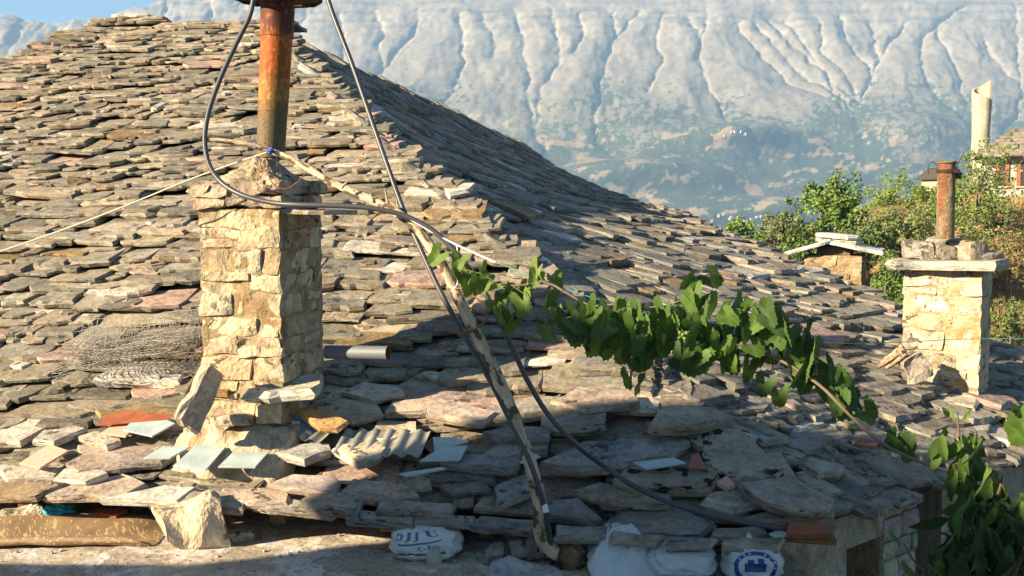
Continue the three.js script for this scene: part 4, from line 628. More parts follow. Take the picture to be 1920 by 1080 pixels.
{
  const f0 = roofAt(600, 790), f = laid(f0, -0.1, 0, -0.1, 0.22), S = new Soup(); seed = 8; slabSoup(S, outlineOn(f, [[556, 776], [600, 812], [632, 815], [655, 798], [620, 778], [580, 770]]), 0.045, { ...f, p: V(0, 0, 0) }, [0.55, 0.33, 0.14], 1.2);
  single('crusted_slab', S.geo(), M.slate, 'orange crusted slab lying across the slate-blue tile', 'slab', f.p.clone());
  // half-round gutter pipe right of the chimney
  const a = P(612, 660, 7.35), b = P(728, 662, 7.2), ax = b.clone().sub(a), L = ax.length(), g = thing('gutter_pipe', 'short grey metal pipe with a rusty open end beside the big chimney', 'pipe', a); const q = new THREE.Quaternion().setFromUnitVectors(V(0, 1, 0), ax.normalize());
  const o = new THREE.CylinderGeometry(0.05, 0.05, L, 28, 1, true); o.translate(0, L / 2, 0); o.applyQuaternion(q); part('tube', o, std({ color: lin(0.15, 0.17, 0.19), roughness: 0.6, metalness: 0.2, side: THREE.DoubleSide }), g); const i2 = new THREE.CylinderGeometry(0.046, 0.046, L, 28, 1, true); i2.translate(0, L / 2, 0); i2.applyQuaternion(q); part('lining', i2, std({ color: lin(0.24, 0.10, 0.04), side: THREE.DoubleSide }), g);
  // rotten stump of wood by the small chimney
  const st = P(1690, 668, 8.9), sg = thing('driftwood', 'grey weathered piece of wood beside the foot of the small chimney', 'wood', st); for (const e of [[[1645, 688], [1670, 672], [1690, 658]], [[1660, 690], [1680, 676], [1698, 662]], [[1652, 680], [1676, 664], [1694, 652]]]) part('split_limb', tubePath(e.map(([x, y]) => P(x, y, 8.75).sub(st)), t => lerp(0.018, 0.045, t), 12, 8, 0.4), std({ map: barkMap, color: lin(0.55, 0.50, 0.43), bumpMap: lumpBump, bumpScale: 0.02 }), sg);
  const rk = rockGeo(0.2, 0.24, 0.1, 0.03, 4); rk.rotateZ(0.3); single('loose_stone', painted(rk, [0.44, 0.38, 0.30]), M.chimneyStone, 'upright loose stone leaning on the small chimney foot', 'stone', P(1715, 690, 8.75));
}
// ------------------------------------------------------------------ crumpled wire netting left of the chimney
{
  seed = 2024; const f = laid(roofAt(255, 690), 0.1, 0, 0, 0.05), geos = [];
  const wireGeo = (pts) => tubePath(pts, 0.0021, Math.max(6, pts.length * 2), 3);
  for (let s = 0; s < 5; s++) {
    const W = R(0.85, 1.1), H = R(0.45, 0.75), cx = R(-0.12, 0.06), cz = R(-0.16, 0.16), yaw = R(0.0, 0.4), ly = 0.05 + s * 0.03, ph = R(0, 9), ben = R(0.04, 0.12);
    const at = (u, v) => { const x = (u - 0.5) * W, z = (v - 0.5) * H, c = Math.cos(yaw), n = Math.sin(yaw), y = ly + ben * Math.sin(u * 4 + ph) * 0.5 + 0.05 * N3(u * 3, v * 3, ph) + 0.10 * Math.pow(Math.abs(v - 0.5) * 2, 3); return f.x.clone().multiplyScalar(cx + x * c + z * n).addScaledVector(f.z, cz - x * n + z * c + 0.03 * N3(u * 5, v * 5, ph + 4)).addScaledVector(f.y, Math.max(0.01, y)); };
    for (let i = 0; i <= 19; i++) { const u = i / 19, pts = []; for (let k = 0; k <= 7; k++) pts.push(at(u + R(-0.006, 0.006), k / 7)); geos.push(wireGeo(pts)); }
    for (let i = 0; i <= 8; i++) { const v = i / 8, pts = []; for (let k = 0; k <= 16; k++) pts.push(at(k / 16, v + R(-0.012, 0.012))); geos.push(wireGeo(pts)); }
  }
  for (let i = 0; i < 26; i++) { const x = R(-0.55, 0.5), z = R(-0.2, 0.25), pts = []; let a = R(0, 6), p = [x, z, 0.05]; for (let k = 0; k < 7; k++) { pts.push(f.x.clone().multiplyScalar(p[0]).addScaledVector(f.z, p[1]).addScaledVector(f.y, Math.max(0.015, p[2]))); a += R(-0.9, 0.9); p = [p[0] + 0.05 * Math.cos(a), p[1] + 0.05 * Math.sin(a), p[2] + R(-0.03, 0.035)]; } geos.push(wireGeo(pts)); }
  single('wire_netting', mergeGeometries(geos), std({ color: lin(0.34, 0.33, 0.30), roughness: 0.6, metalness: 0.2 }), 'crumpled bundle of grey wire netting lying left of the big chimney', 'netting', f.p.clone());
}
// ------------------------------------------------------------------ things on the terrace under the eave
seed = 909;
{
  const lino = tex(512, 512, (u, v) => { let c = [0.60, 0.51, 0.40]; const n = pf(u, v, 12, 3, 501); let b = 0.9 + 0.3 * (n - 0.5); const s = pf(u * 0.5 + v * 0.5, v * 2 - u * 2, 44, 1, 505); const d = smooth(0.70, 0.8, s) * 0.8; return c.map((x, i) => lerp(x * b, [0.80, 0.68, 0.48][i], d)); });
  const prof = [[-0.34, 0.045], [-0.25, 0.085], [-0.15, 0.08], [-0.04, 0.052], [0.06, 0.028], [0.14, 0.014], [0.20, 0.018], [0.245, 0.036], [0.255, 0.06], [0.235, 0.078], [0.205, 0.074], [0.195, 0.055]];
  const cv = new THREE.CatmullRomCurve3(prof.map(([z, y]) => V(0, y, z))), a = onTerrace(-90, 1012), b = onTerrace(312, 1004), L = b.x - a.x;
  const g = gridGeo(70, 70, (u, v) => { const p = cv.getPoint(v), e = smooth(1, 0.6, u), w = 0.035 * N3(u * 5, v * 2.5, 3) * (1 - v); return V(u * L * (1 - 0.20 * smooth(0.5, 1, v)), Math.max(0.006, p.y * lerp(v > 0.6 ? 0.85 : 0.35, 1, e) + w), p.z + lerp(0, b.z - a.z, u)); }, (u, v) => [u * L * 1.1, v * 0.75]);
  single('linoleum_sheet', g, std({ map: lino, roughness: 0.6, side: THREE.DoubleSide }), 'brown patterned sheet of linoleum with a curled front edge at the far left', 'sheet', a.clone().setY(YT));
  const put = (name, geo, col, px, py, h, label, cat, rot = 0, group) => { geo.rotateY(rot); geo.computeBoundingBox(); const p = onTerrace(px, py); return single(name, painted(geo, col), M.chimneyStone, label, cat, V(p.x, YT - geo.boundingBox.min.y - 0.012, p.z), group); };
  put('rock', rockGeo(0.43, 0.25, 0.15, 0.05, 8, 0.18), [0.66, 0.56, 0.42], 362, 1026, 0, 'large flat-faced cream rock standing on the terrace under the eave', 'rock', 0.1, 'rocks under the eave');
  put('rock', rockGeo(0.19, 0.075, 0.11, 0.01, 4, 0.12), [0.58, 0.50, 0.38], 448, 1012, 0, 'small squared block right of the large cream rock', 'block', 0.35, 'rocks under the eave');
  put('rock', rockGeo(0.30, 0.10, 0.16, 0.03, 5, 0.3), [0.50, 0.46, 0.40], 45, 975, 0, 'pale grey stone behind the linoleum sheet', 'rock', 0.1, 'rocks under the eave');
  put('rock', rockGeo(0.14, 0.11, 0.12, 0.03, 5, 0.35), [0.46, 0.41, 0.34], 925, 1054, 0, 'small rough lump of stone right of the printed sack', 'rock', 0, 'rocks under the eave');
  put('rock', rockGeo(0.30, 0.15, 0.15, 0.014, 5, 0.18), [0.38, 0.32, 0.27], 995, 1048, 0, 'squared brownish block behind the foot of the branch pole', 'block', 0.1, 'rocks under the eave');
  put('rock', rockGeo(0.42, 0.05, 0.2, 0.03, 6, 0.3), [0.42, 0.40, 0.37], 985, 1088, 0, 'low pale rubble in front of the branch pole foot', 'rock', 0, 'rocks under the eave');
  const bp = onTerrace(205, 985), bk = thing('hollow_brick', 'red grooved clay brick lying under the eave', 'brick', V(bp.x, YT, bp.z)), bm = std({ color: lin(0.40, 0.13, 0.06), bumpMap: lumpBump, bumpScale: 0.006 }); bk.rotation.y = -0.2;
  const bb = new THREE.BoxGeometry(0.2, 0.1, 0.13); bb.translate(0, 0.05, 0); part('body', bb, bm, bk); for (let i = 0; i < 4; i++) { const r = new THREE.BoxGeometry(0.196, 0.014, 0.008); r.translate(0, 0.014 + i * 0.024, 0.067); part('ridge', r, bm, bk); }
  const rg = lump(0.10, 0.045, 0.06, 0.7, 26, 3, 2.4), rp = onTerrace(122, 978); single('teal_rag', rg, std({ color: lin(0.02, 0.26, 0.34), roughness: 0.7 }), 'crumpled teal plastic rag under the eave at the left', 'rag', V(rp.x, YT + 0.10, rp.z + 0.1));
}
function sackGeo(rx, ry, rz, s, n = 60) {                          // a stuffed bag: flat below, creased above
  return gridGeo(n, Math.round(n * 0.6), (u, v) => { const a = -u * Math.PI * 2, b = (v - 0.5) * Math.PI, cx = Math.cos(a), sz = Math.sin(a), e = x => Math.sign(x) * Math.pow(Math.abs(x), 0.75); let x = e(Math.cos(b)) * e(cx), y = e(Math.sin(b)), z = e(Math.cos(b)) * e(sz); const fold = 0.10 * N3(x * 2 + s, y * 2, z * 2) + 0.06 * (1 - Math.abs(N3(x * 4 + s, y * 3 + z * 2, 2)) * 3) + 0.04 * (1 - Math.abs(N3(x * 9 + y * 5, y * 8 + s, z * 7)) * 3); return V(x * rx * (1 + fold), (y < 0 ? y * 0.82 : y) * ry * (1 + fold), z * rz * (1 + fold)); }, (u, v) => [u, v]);
}
{
  const cv = document.createElement('canvas'); cv.width = 1024; cv.height = 512; const x = cv.getContext('2d'); x.fillStyle = '#c9cac6'; x.fillRect(0, 0, 1024, 512);
  for (let i = 0; i < 900; i++) { x.fillStyle = `rgba(${i % 3 ? 120 : 235},${i % 3 ? 115 : 235},${i % 3 ? 100 : 235},0.10)`; x.fillRect(rnd() * 1024, rnd() * 512, 4 + rnd() * 40, 1 + rnd() * 4); }
  x.save(); x.translate(740, 190); x.fillStyle = '#3b6a96'; x.rotate(-0.14); x.textAlign = 'center'; x.font = 'bold 92px serif'; x.fillText('D', -96, 10); x.fillText('J', -38, -4); x.fillText('J', 4, -6); x.fillText('U', 62, -16); x.lineWidth = 12; x.strokeStyle = '#3b6a96'; x.beginPath(); x.moveTo(-110, 34); x.quadraticCurveTo(-20, 52, 90, 14); x.stroke(); x.font = 'bold 34px sans-serif'; x.fillText('c-bit', 34, 74); x.fillStyle = '#2f5484'; x.fillRect(-170, 98, 270, 22); x.restore();
  const t = new THREE.CanvasTexture(cv); t.colorSpace = THREE.SRGBColorSpace; const p = onTerrace(797, 1056), g = thing('printed_sack', 'small stuffed white sack with blue print under the eave', 'sack', V(p.x, YT, p.z - 0.14));
  const sm = sackGeo(0.215, 0.115, 0.15, 4); sm.translate(0, 0.09, 0); part('bag', sm, std({ map: t, roughness: 0.65 }), g); const tail = lump(0.05, 0.06, 0.03, 0.4, 16); tail.translate(0.06, 0.035, 0.155); part('tied_end', tail, std({ color: lin(0.42, 0.38, 0.31) }), g);
}
{
  const white = new THREE.MeshStandardMaterial({ color: lin(0.52, 0.56, 0.58), roughness: 0.5, bumpMap: lumpBump, bumpScale: 0.01 });
  const p = onTerrace(1182, 1085), q = thing('plastic_sack', 'large crumpled white plastic sack at the foot of the branch pole', 'sack', V(p.x, YT, p.z - 0.15)); const drape = gridGeo(70, 50, (u, v) => { const x = (u - 0.5) * 0.50, z = (v - 0.45) * 0.42, e = Math.exp(-Math.pow(Math.abs((u - 0.42) / 0.40), 3) - Math.pow(Math.abs((v - 0.4) / 0.45), 3)); return V(x + 0.03 * N3(u * 4, v * 4, 1), Math.max(0.004, 0.25 * e * (1 + 0.30 * fbm(u * 4, v * 3, 7, 3)) + 0.022 * (1 - Math.abs(N3(u * 8 + v * 5, v * 4, 5)) * 3) * e + 0.012 * (1 - Math.abs(N3(u * 17 - v * 6, v * 9, 8)) * 3) * e), z + 0.03 * N3(u * 5, v * 5, 9)); }); part('sheet', drape, new THREE.MeshStandardMaterial({ color: lin(0.52, 0.56, 0.58), roughness: 0.5, bumpMap: lumpBump, bumpScale: 0.01, side: THREE.DoubleSide }), q);
  seed = 55; for (let i = 0; i < 14; i++) { const a = V(R(0.12, 0.24), R(0.05, 0.2), R(0.0, 0.16)), pts = [a]; for (let k = 1; k < 4; k++) pts.push(pts[k - 1].clone().add(V(R(0, 0.025), R(-0.03, 0.01), R(0, 0.02)))); part('frayed_thread', tubePath(pts, 0.0021, 8, 3), white, q); }
  const p2 = onTerrace(1285, 1095), s2 = sackGeo(0.20, 0.12, 0.16, 11); s2.translate(0, 0.09, 0); single('plastic_sack', s2, white, 'dull white sack wedged between the crumpled sack and the emblem bag', 'sack', V(p2.x, YT, p2.z - 0.16));
  const cv = document.createElement('canvas'); cv.width = 1024; cv.height = 512; const x = cv.getContext('2d'); x.fillStyle = '#b7c0c6'; x.fillRect(0, 0, 1024, 512); x.strokeStyle = '#1f3f7c'; x.lineWidth = 30; x.beginPath(); x.ellipse(755, 230, 92, 92, 0, 0, 7); x.stroke(); x.fillStyle = '#1f3f7c'; x.fillRect(713, 214, 86, 42); x.fillRect(727, 188, 30, 30); x.fillRect(767, 178, 22, 40);
  x.fillStyle = '#cfd8e0'; x.font = 'bold 26px sans-serif'; for (const [ch, a] of [['S', -2.6], ['O', -2.2], ['D', -1.8], ['A', -1.0], ['L', -0.6], ['B', -0.2], ['I', 0.2]]) { x.save(); x.translate(755 + 92 * Math.cos(a), 230 + 92 * Math.sin(a)); x.rotate(a + Math.PI / 2); x.fillText(ch, -9, 9); x.restore(); }
  const t = new THREE.CanvasTexture(cv); t.colorSpace = THREE.SRGBColorSpace; const p3 = onTerrace(1418, 1100), g = thing('printed_sack', 'clear plastic bag with a round dark blue emblem at the right end', 'bag', V(p3.x, YT, p3.z - 0.12)); const s3 = sackGeo(0.17, 0.13, 0.15, 21); s3.translate(0, 0.10, 0); part('bag', s3, std({ map: t, roughness: 0.35 }), g); const k = lump(0.02, 0.03, 0.02, 0.4, 12); k.translate(-0.02, 0.25, 0); part('knot', k, white, g);
  seed = 66; const S = new Soup(); slabSoup(S, slabOutline(0.36, 0.3), 0.05, { p: V(0, 0, 0), x: V(1, 0, 0), y: V(0, 1, 0), z: V(0, 0, 1) }, [0.40, 0.38, 0.34], 1); single('flat_stone', S.geo(), M.slate, 'flat grey stone resting on the sacks under the eave', 'stone', P(1272, 1043, 6.15));
}
{ // grit and small rubble strewn on the terrace
  seed = 707; const n = 420, im = new THREE.InstancedMesh(rockGeo(1, 0.7, 0.9, 0.12, 2, 0.4), std({ map: stoneMap, color: lin(0.50, 0.44, 0.35) }), n), m = new THREE.Matrix4(), q = new THREE.Quaternion(), cl = new THREE.Color();
  for (let i = 0; i < n; i++) { const p = onTerrace(R(-40, 1350), 985 + 110 * Math.pow(rnd(), 0.8)), s = 0.006 + 0.022 * Math.pow(rnd(), 4); m.compose(V(p.x, YT + s * 0.25, p.z), q.setFromEuler(new THREE.Euler(R(-0.3, 0.3), R(0, 6), R(-0.3, 0.3))), V(s, s, s)); im.setMatrixAt(i, m); im.setColorAt(i, cl.setScalar(R(0.6, 1.2))); }
  im.name = 'rubble'; im.userData.kind = 'stuff'; tag(im, 'fine stone grit strewn over the terrace floor', 'rubble'); scene.add(im);
}
// ------------------------------------------------------------------ added wall, unseen at the left, its outline shaped to shade eave and terrace
{
  const out = [[-4.66, -2.2], [-4.6, -0.85], [-3.95, -0.3], [-3.85, 0.2], [-4.12, 0.5], [-4.1, 1.1], [-3.75, 1.5], [-3.5, 1.85], [-2.6, 2.15], [-1.6, 2.26], [0.5, 2.22], [3.5, 2.22], [3.5, -2.2]];
  const sh = new THREE.Shape(out.map(([z, y]) => new THREE.Vector2(-z, y + 2.2))), g = new THREE.ExtrudeGeometry(sh, { depth: 0.45, bevelEnabled: false }); g.rotateY(Math.PI / 2); // drawn in -z, y; thick along x
  single('added_shade_wall', g, M.plaster, 'added unseen wall left of the view with its outline shaped for shade', 'wall', V(-6.2, YT, 0));
}
// ------------------------------------------------------------------ leaves
const leafMat = (r, g, b, tr = 0.42) => new THREE.MeshPhysicalMaterial({ color: lin(r, g, b), roughness: 0.62, transmission: tr, thickness: 0, side: THREE.DoubleSide, specularIntensity: 0.5 });
function vineLeaf(s, fold, droop) {                                // five lobes with toothed edges, bent along the midrib; stalk at the origin, tip at +y
  const N = 34, pts = []; for (let i = 0; i <= N; i++) { const a = lerp(-2.75, 2.75, i / N), lobe = 0.80 + 0.20 * Math.cos(a * 2.5) * (Math.abs(a) < 2.6 ? 1 : 0.4), tooth = 1 + (i % 2 ? 0.07 : -0.05), r = s * 0.55 * lobe * tooth * (1 - 0.12 * Math.abs(a) / 2.75); pts.push([Math.sin(a) * r, s * 0.36 + Math.cos(a) * r]); }
  const z = (x, y) => Math.abs(x) * fold - droop * (y / s) ** 2 * s + 0.03 * s * Math.sin(x / s * 9) * Math.cos(y / s * 7), pos = [], uv = [], idx = []; const add = (x, y) => { pos.push(x, y, z(x, y)); uv.push(x / s, y / s); return pos.length / 3 - 1; };
  const c = [0.12, 0.36, 0.6].map(k => add(0, s * k)), id = pts.map(([x, y]) => add(x, y)), md = pts.map(([x, y]) => add(x * 0.55, s * 0.36 + (y - s * 0.36) * 0.55));
  for (let i = 0; i < N; i++) { idx.push(id[i], md[i], id[i + 1], id[i + 1], md[i], md[i + 1], md[i], c[1], md[i + 1]); }
  const g = new THREE.BufferGeometry(); g.setAttribute('position', new THREE.Float32BufferAttribute(pos, 3)); g.setAttribute('uv', new THREE.Float32BufferAttribute(uv, 2)); g.setIndex(idx); g.computeVertexNormals(); return g;
}
function longLeaf(s, fold, droop, wid = 0.34) {                    // pointed oval with a fine saw edge
  const N = 12, pos = [], uv = [], idx = []; for (let i = 0; i <= N; i++) { const t = i / N, w = s * wid * 0.5 * Math.pow(Math.sin(Math.PI * Math.pow(t, 0.85)), 0.8) * (1 + (i % 2 ? 0.05 : -0.04)), y = t * s, zz = -droop * s * t * t; for (const k of [-1, -0.5, 0, 0.5, 1]) { pos.push(k * w, y, zz + Math.abs(k) * w * fold + 0.012 * s * Math.sin(t * 14 + k * 3)); uv.push(k, t); } }
  for (let i = 0; i < N; i++) for (let k = 0; k < 4; k++) { const a = i * 5 + k; idx.push(a, a + 1, a + 5, a + 1, a + 6, a + 5); }
  const g = new THREE.BufferGeometry(); g.setAttribute('position', new THREE.Float32BufferAttribute(pos, 3)); g.setAttribute('uv', new THREE.Float32BufferAttribute(uv, 2)); g.setIndex(idx); g.computeVertexNormals(); return g;
}
seed = 1212;
{ // the grape vine
  const VL = [0, 1, 2, 3, 4, 5].map(i => vineLeaf(1, R(0.1, 0.45), R(0.05, 0.35))), ms = [leafMat(0.10, 0.19, 0.030), leafMat(0.075, 0.15, 0.028), leafMat(0.13, 0.22, 0.035), leafMat(0.055, 0.115, 0.028), leafMat(0.19, 0.24, 0.05)];
  const stemM = std({ color: lin(0.19, 0.14, 0.10), bumpMap: lumpBump, bumpScale: 0.006 }), greenStem = std({ color: lin(0.20, 0.24, 0.07) });
  const line = [[836, 470, 6.05], [880, 510, 6.0], [950, 535, 5.95], [1030, 532, 5.95], [1060, 548, 5.92], [1110, 573, 5.9], [1170, 572, 5.88], [1215, 600, 5.88], [1255, 642, 5.86], [1310, 658, 5.84], [1420, 660, 5.8], [1475, 682, 5.75], [1540, 725, 5.68], [1600, 785, 5.6], [1660, 835, 5.5], [1750, 875, 5.35], [1810, 890, 5.25]];
  const o = P(1810, 890, 5.25), g = thing('grape_vine', 'grape vine trailing over the roof from the branch pole to the right', 'vine', o), loc = (x, y, d) => P(x, y, d).sub(o);
  part('stem', tubePath(line.map(q => loc(...q)), t => lerp(0.006, 0.010, t), 140, 7, 0.2), stemM, g);
  const leaf = (x, y, d, s, bias) => { const m = part('leaf', pick(VL), ms[bias ?? Math.floor(R(0, 4))], g, loc(x, y, d)); m.scale.setScalar(s); m.rotation.set(R(-0.5, 0.5), R(-1.1, 1.1), Math.PI + R(-0.9, 0.9)); return m; };
  const upper = [[830, 468], [845, 490], [868, 500], [895, 500], [905, 512], [925, 525], [940, 520], [952, 540], [965, 530], [975, 552], [950, 562], [985, 545], [1000, 530], [1012, 510], [1018, 498], [1030, 520], [1040, 535], [980, 580], [968, 590], [940, 580], [925, 560], [1020, 600], [1035, 620], [1042, 575], [870, 520], [858, 478]];
  for (const [x, y] of upper) leaf(x + R(-8, 8), y + R(-8, 4), R(5.85, 6.05), R(0.11, 0.17), pick([0, 2, 2, 4, 0]));
  for (let i = 0; i < 150; i++) {
    const t = Math.pow(rnd(), 0.9), x = lerp(1050, 1600, t), cy = interp([[1050, 585], [1120, 590], [1200, 605], [1300, 610], [1400, 620], [1470, 640], [1540, 690], [1600, 770]], x), top = interp([[1050, 560], [1150, 545], [1250, 560], [1300, 560], [1400, 555], [1480, 580], [1540, 640], [1600, 740]], x), bot = interp([[1050, 640], [1130, 650], [1180, 695], [1240, 690], [1330, 690], [1430, 690], [1500, 720], [1560, 745], [1600, 790]], x);
    leaf(x + R(-10, 10), lerp(top, bot - 25, rnd()), R(5.65, 5.95), R(0.12, 0.21), rnd() < 0.3 ? 0 : rnd() < 0.6 ? 1 : 3);
  }
  for (const [x, y] of [[1305, 515], [1318, 508], [1300, 530], [1322, 545], [1395, 555], [1290, 550], [1180, 690], [1190, 715], [1210, 660], [1460, 720], [1440, 700], [1690, 805], [1698, 828], [1705, 815], [1612, 760], [1590, 745], [1905, 770], [1912, 755], [1908, 790]]) leaf(x, y, 5.75, R(0.13, 0.19), pick([0, 1, 3]));
  for (const q of [[[1300, 600], [1310, 560], [1308, 520]], [[1210, 600], [1215, 640], [1195, 690]], [[960, 535], [990, 560], [985, 585]], [[1020, 530], [1012, 515], [1016, 500]], [[1690, 850], [1700, 830], [1695, 805]], [[1110, 573], [1085, 590], [1040, 600]], [[1440, 660], [1450, 690], [1455, 715]], [[930, 530], [905, 515], [870, 505]], [[1395, 660], [1390, 600], [1395, 560]], [[1170, 572], [1240, 575], [1285, 560]]]) part('shoot', tubePath(q.map(([x, y]) => loc(x, y, 5.86)), 0.0035, 16, 5), greenStem, g);
  // grape bunches: one mesh each
  const gm = new THREE.MeshPhysicalMaterial({ color: lin(0.14, 0.20, 0.06), roughness: 0.38, transmission: 0.15 }), gm2 = std({ color: lin(0.10, 0.085, 0.07), roughness: 0.45 }), ball = new THREE.IcosahedronGeometry(1, 1);
  for (const [x, y, n, h, m] of [[1282, 640, 34, 0.15, gm], [1235, 690, 36, 0.19, gm2], [1600, 790, 34, 0.15, gm], [1525, 690, 26, 0.2, gm], [1095, 635, 20, 0.10, gm], [1310, 665, 16, 0.10, gm], [1440, 650, 18, 0.12, gm2]]) { const gs = []; for (let i = 0; i < n; i++) { const q = Math.pow(rnd(), 0.8), a = R(0, 6.28), r = 0.042 * (1 - q * 0.75); const b = ball.clone(); b.scale(0.0115, 0.0125, 0.0115); b.translate(Math.cos(a) * r * R(0.4, 1), -q * h, Math.sin(a) * r); gs.push(b); } part('grape_bunch', mergeGeometries(gs), m, g, loc(x, y - 25, 5.74)); }
}
{ // leafy branches of the tree below, lower right
  const VL = [0, 1, 2, 3, 4].map(i => longLeaf(1, R(0.15, 0.6), R(0.15, 0.6), R(0.27, 0.38))), ms = [leafMat(0.085, 0.165, 0.030), leafMat(0.06, 0.125, 0.03), leafMat(0.12, 0.20, 0.035), leafMat(0.045, 0.09, 0.03)], red = leafMat(0.30, 0.09, 0.03);
  const o = P(1860, 1300, 4.6), g = thing('fruit_tree', 'leafy fruit tree reaching up past the eave in the lower right corner', 'tree', o), loc = (x, y, d) => P(x, y, d).sub(o), sm = std({ color: lin(0.14, 0.08, 0.05) });
  const br = [[[1870, 1300, 4.6], [1850, 1120, 4.6], [1838, 980, 4.65], [1815, 900, 4.7], [1800, 830, 4.75], [1796, 790, 4.78]], [[1850, 1120, 4.6], [1800, 1040, 4.5], [1770, 1000, 4.45], [1740, 1010, 4.4]], [[1845, 1050, 4.6], [1880, 990, 4.55], [1915, 950, 4.5], [1950, 930, 4.5]], [[1870, 1200, 4.5], [1780, 1100, 4.4], [1720, 1060, 4.35], [1695, 1020, 4.35]], [[1860, 1150, 4.5], [1900, 1080, 4.4], [1930, 1020, 4.4]], [[1838, 980, 4.65], [1870, 930, 4.7], [1880, 890, 4.72]]];
  for (const b of br) part('branch', tubePath(b.map(q => loc(...q)), t => lerp(0.016, 0.004, t), 30, 6, 0.15), sm, g);
  const leaf = (x, y, d, s, m, rz) => { const l = part('leaf', pick(VL), m, g, loc(x, y, d)); l.scale.setScalar(s); l.rotation.set(R(-0.5, 0.6), R(-1.2, 1.2), rz ?? (Math.PI + R(-0.8, 0.8))); };
  for (let i = 0; i < 54; i++) { const t = rnd(), x = lerp(1792, 1835, t) + R(-30, 48), y = lerp(800, 930, t) + R(-8, 20); leaf(x, y, R(4.6, 4.85), R(0.13, 0.20), pick([ms[0], ms[2], ms[2], ms[1]])); }  // upper leaves take the lighter greens, sunlight put into their colour
  for (let i = 0; i < 210; i++) { const y = 915 + 175 * Math.pow(rnd(), 0.8), x0 = interp([[920, 1785], [960, 1770], [1000, 1760], [1040, 1740], [1080, 1725]], y), x = lerp(x0 + 8, 1935, Math.pow(rnd(), 0.85)); leaf(x, y, R(4.3, 4.75), R(0.13, 0.22), pick([ms[0], ms[1], ms[3], ms[3]])); }
  for (const [x, y] of [[1795, 795], [1790, 788], [1806, 792], [1780, 780]]) leaf(x, y, 4.78, 0.08, ms[2], R(-0.9, 0.9)); leaf(1878, 905, 4.6, 0.12, red, 1.9); leaf(1690, 1050, 4.35, 0.12, ms[0]); leaf(1700, 1065, 4.35, 0.13, ms[0]); leaf(1688, 1030, 4.35, 0.10, ms[0], 0.4); leaf(1712, 1080, 4.35, 0.13, ms[1]);
}
// ------------------------------------------------------------------ the bank beyond the roof with trees and shrubs
const bankY = (x, z) => { const d = -z; return CY - 7.5 + 7.6 * smooth(24, 46, d) * smooth(0.26, 0.36, x / d) + 1.5 * smooth(46, 80, d) * smooth(0.36, 0.46, x / d) + 0.5 * fbm(x * 0.2, z * 0.2, 3, 4); };
{
  const g = gridGeo(110, 110, (u, v) => { const x = lerp(-8, 90, u), z = lerp(-20, -130, v); return V(x, bankY(x, z) - 12 * smooth(85, 130, -z), z); }, (u, v, p) => [p.x / 5, p.z / 5]);
  structure('hillside', g, std({ map: tex(512, 512, (u, v) => { const n = pf(u, v, 7, 5, 601), f = pf(u, v, 70, 3, 605), k = smooth(0.5, 0.62, pf(u, v, 9, 4, 611)); const b = 0.9 + 0.5 * (f - 0.5) + 0.4 * (n - 0.5); return [lerp(0.56, 0.36, k) * b, lerp(0.44, 0.37, k) * b, lerp(0.26, 0.19, k) * b]; }) }));
}
M.leafFar = new THREE.MeshPhysicalMaterial({ vertexColors: true, roughness: 0.75, transmission: 0.28, thickness: 0, side: THREE.DoubleSide });
M.trunkFar = std({ color: lin(0.17, 0.13, 0.09) });
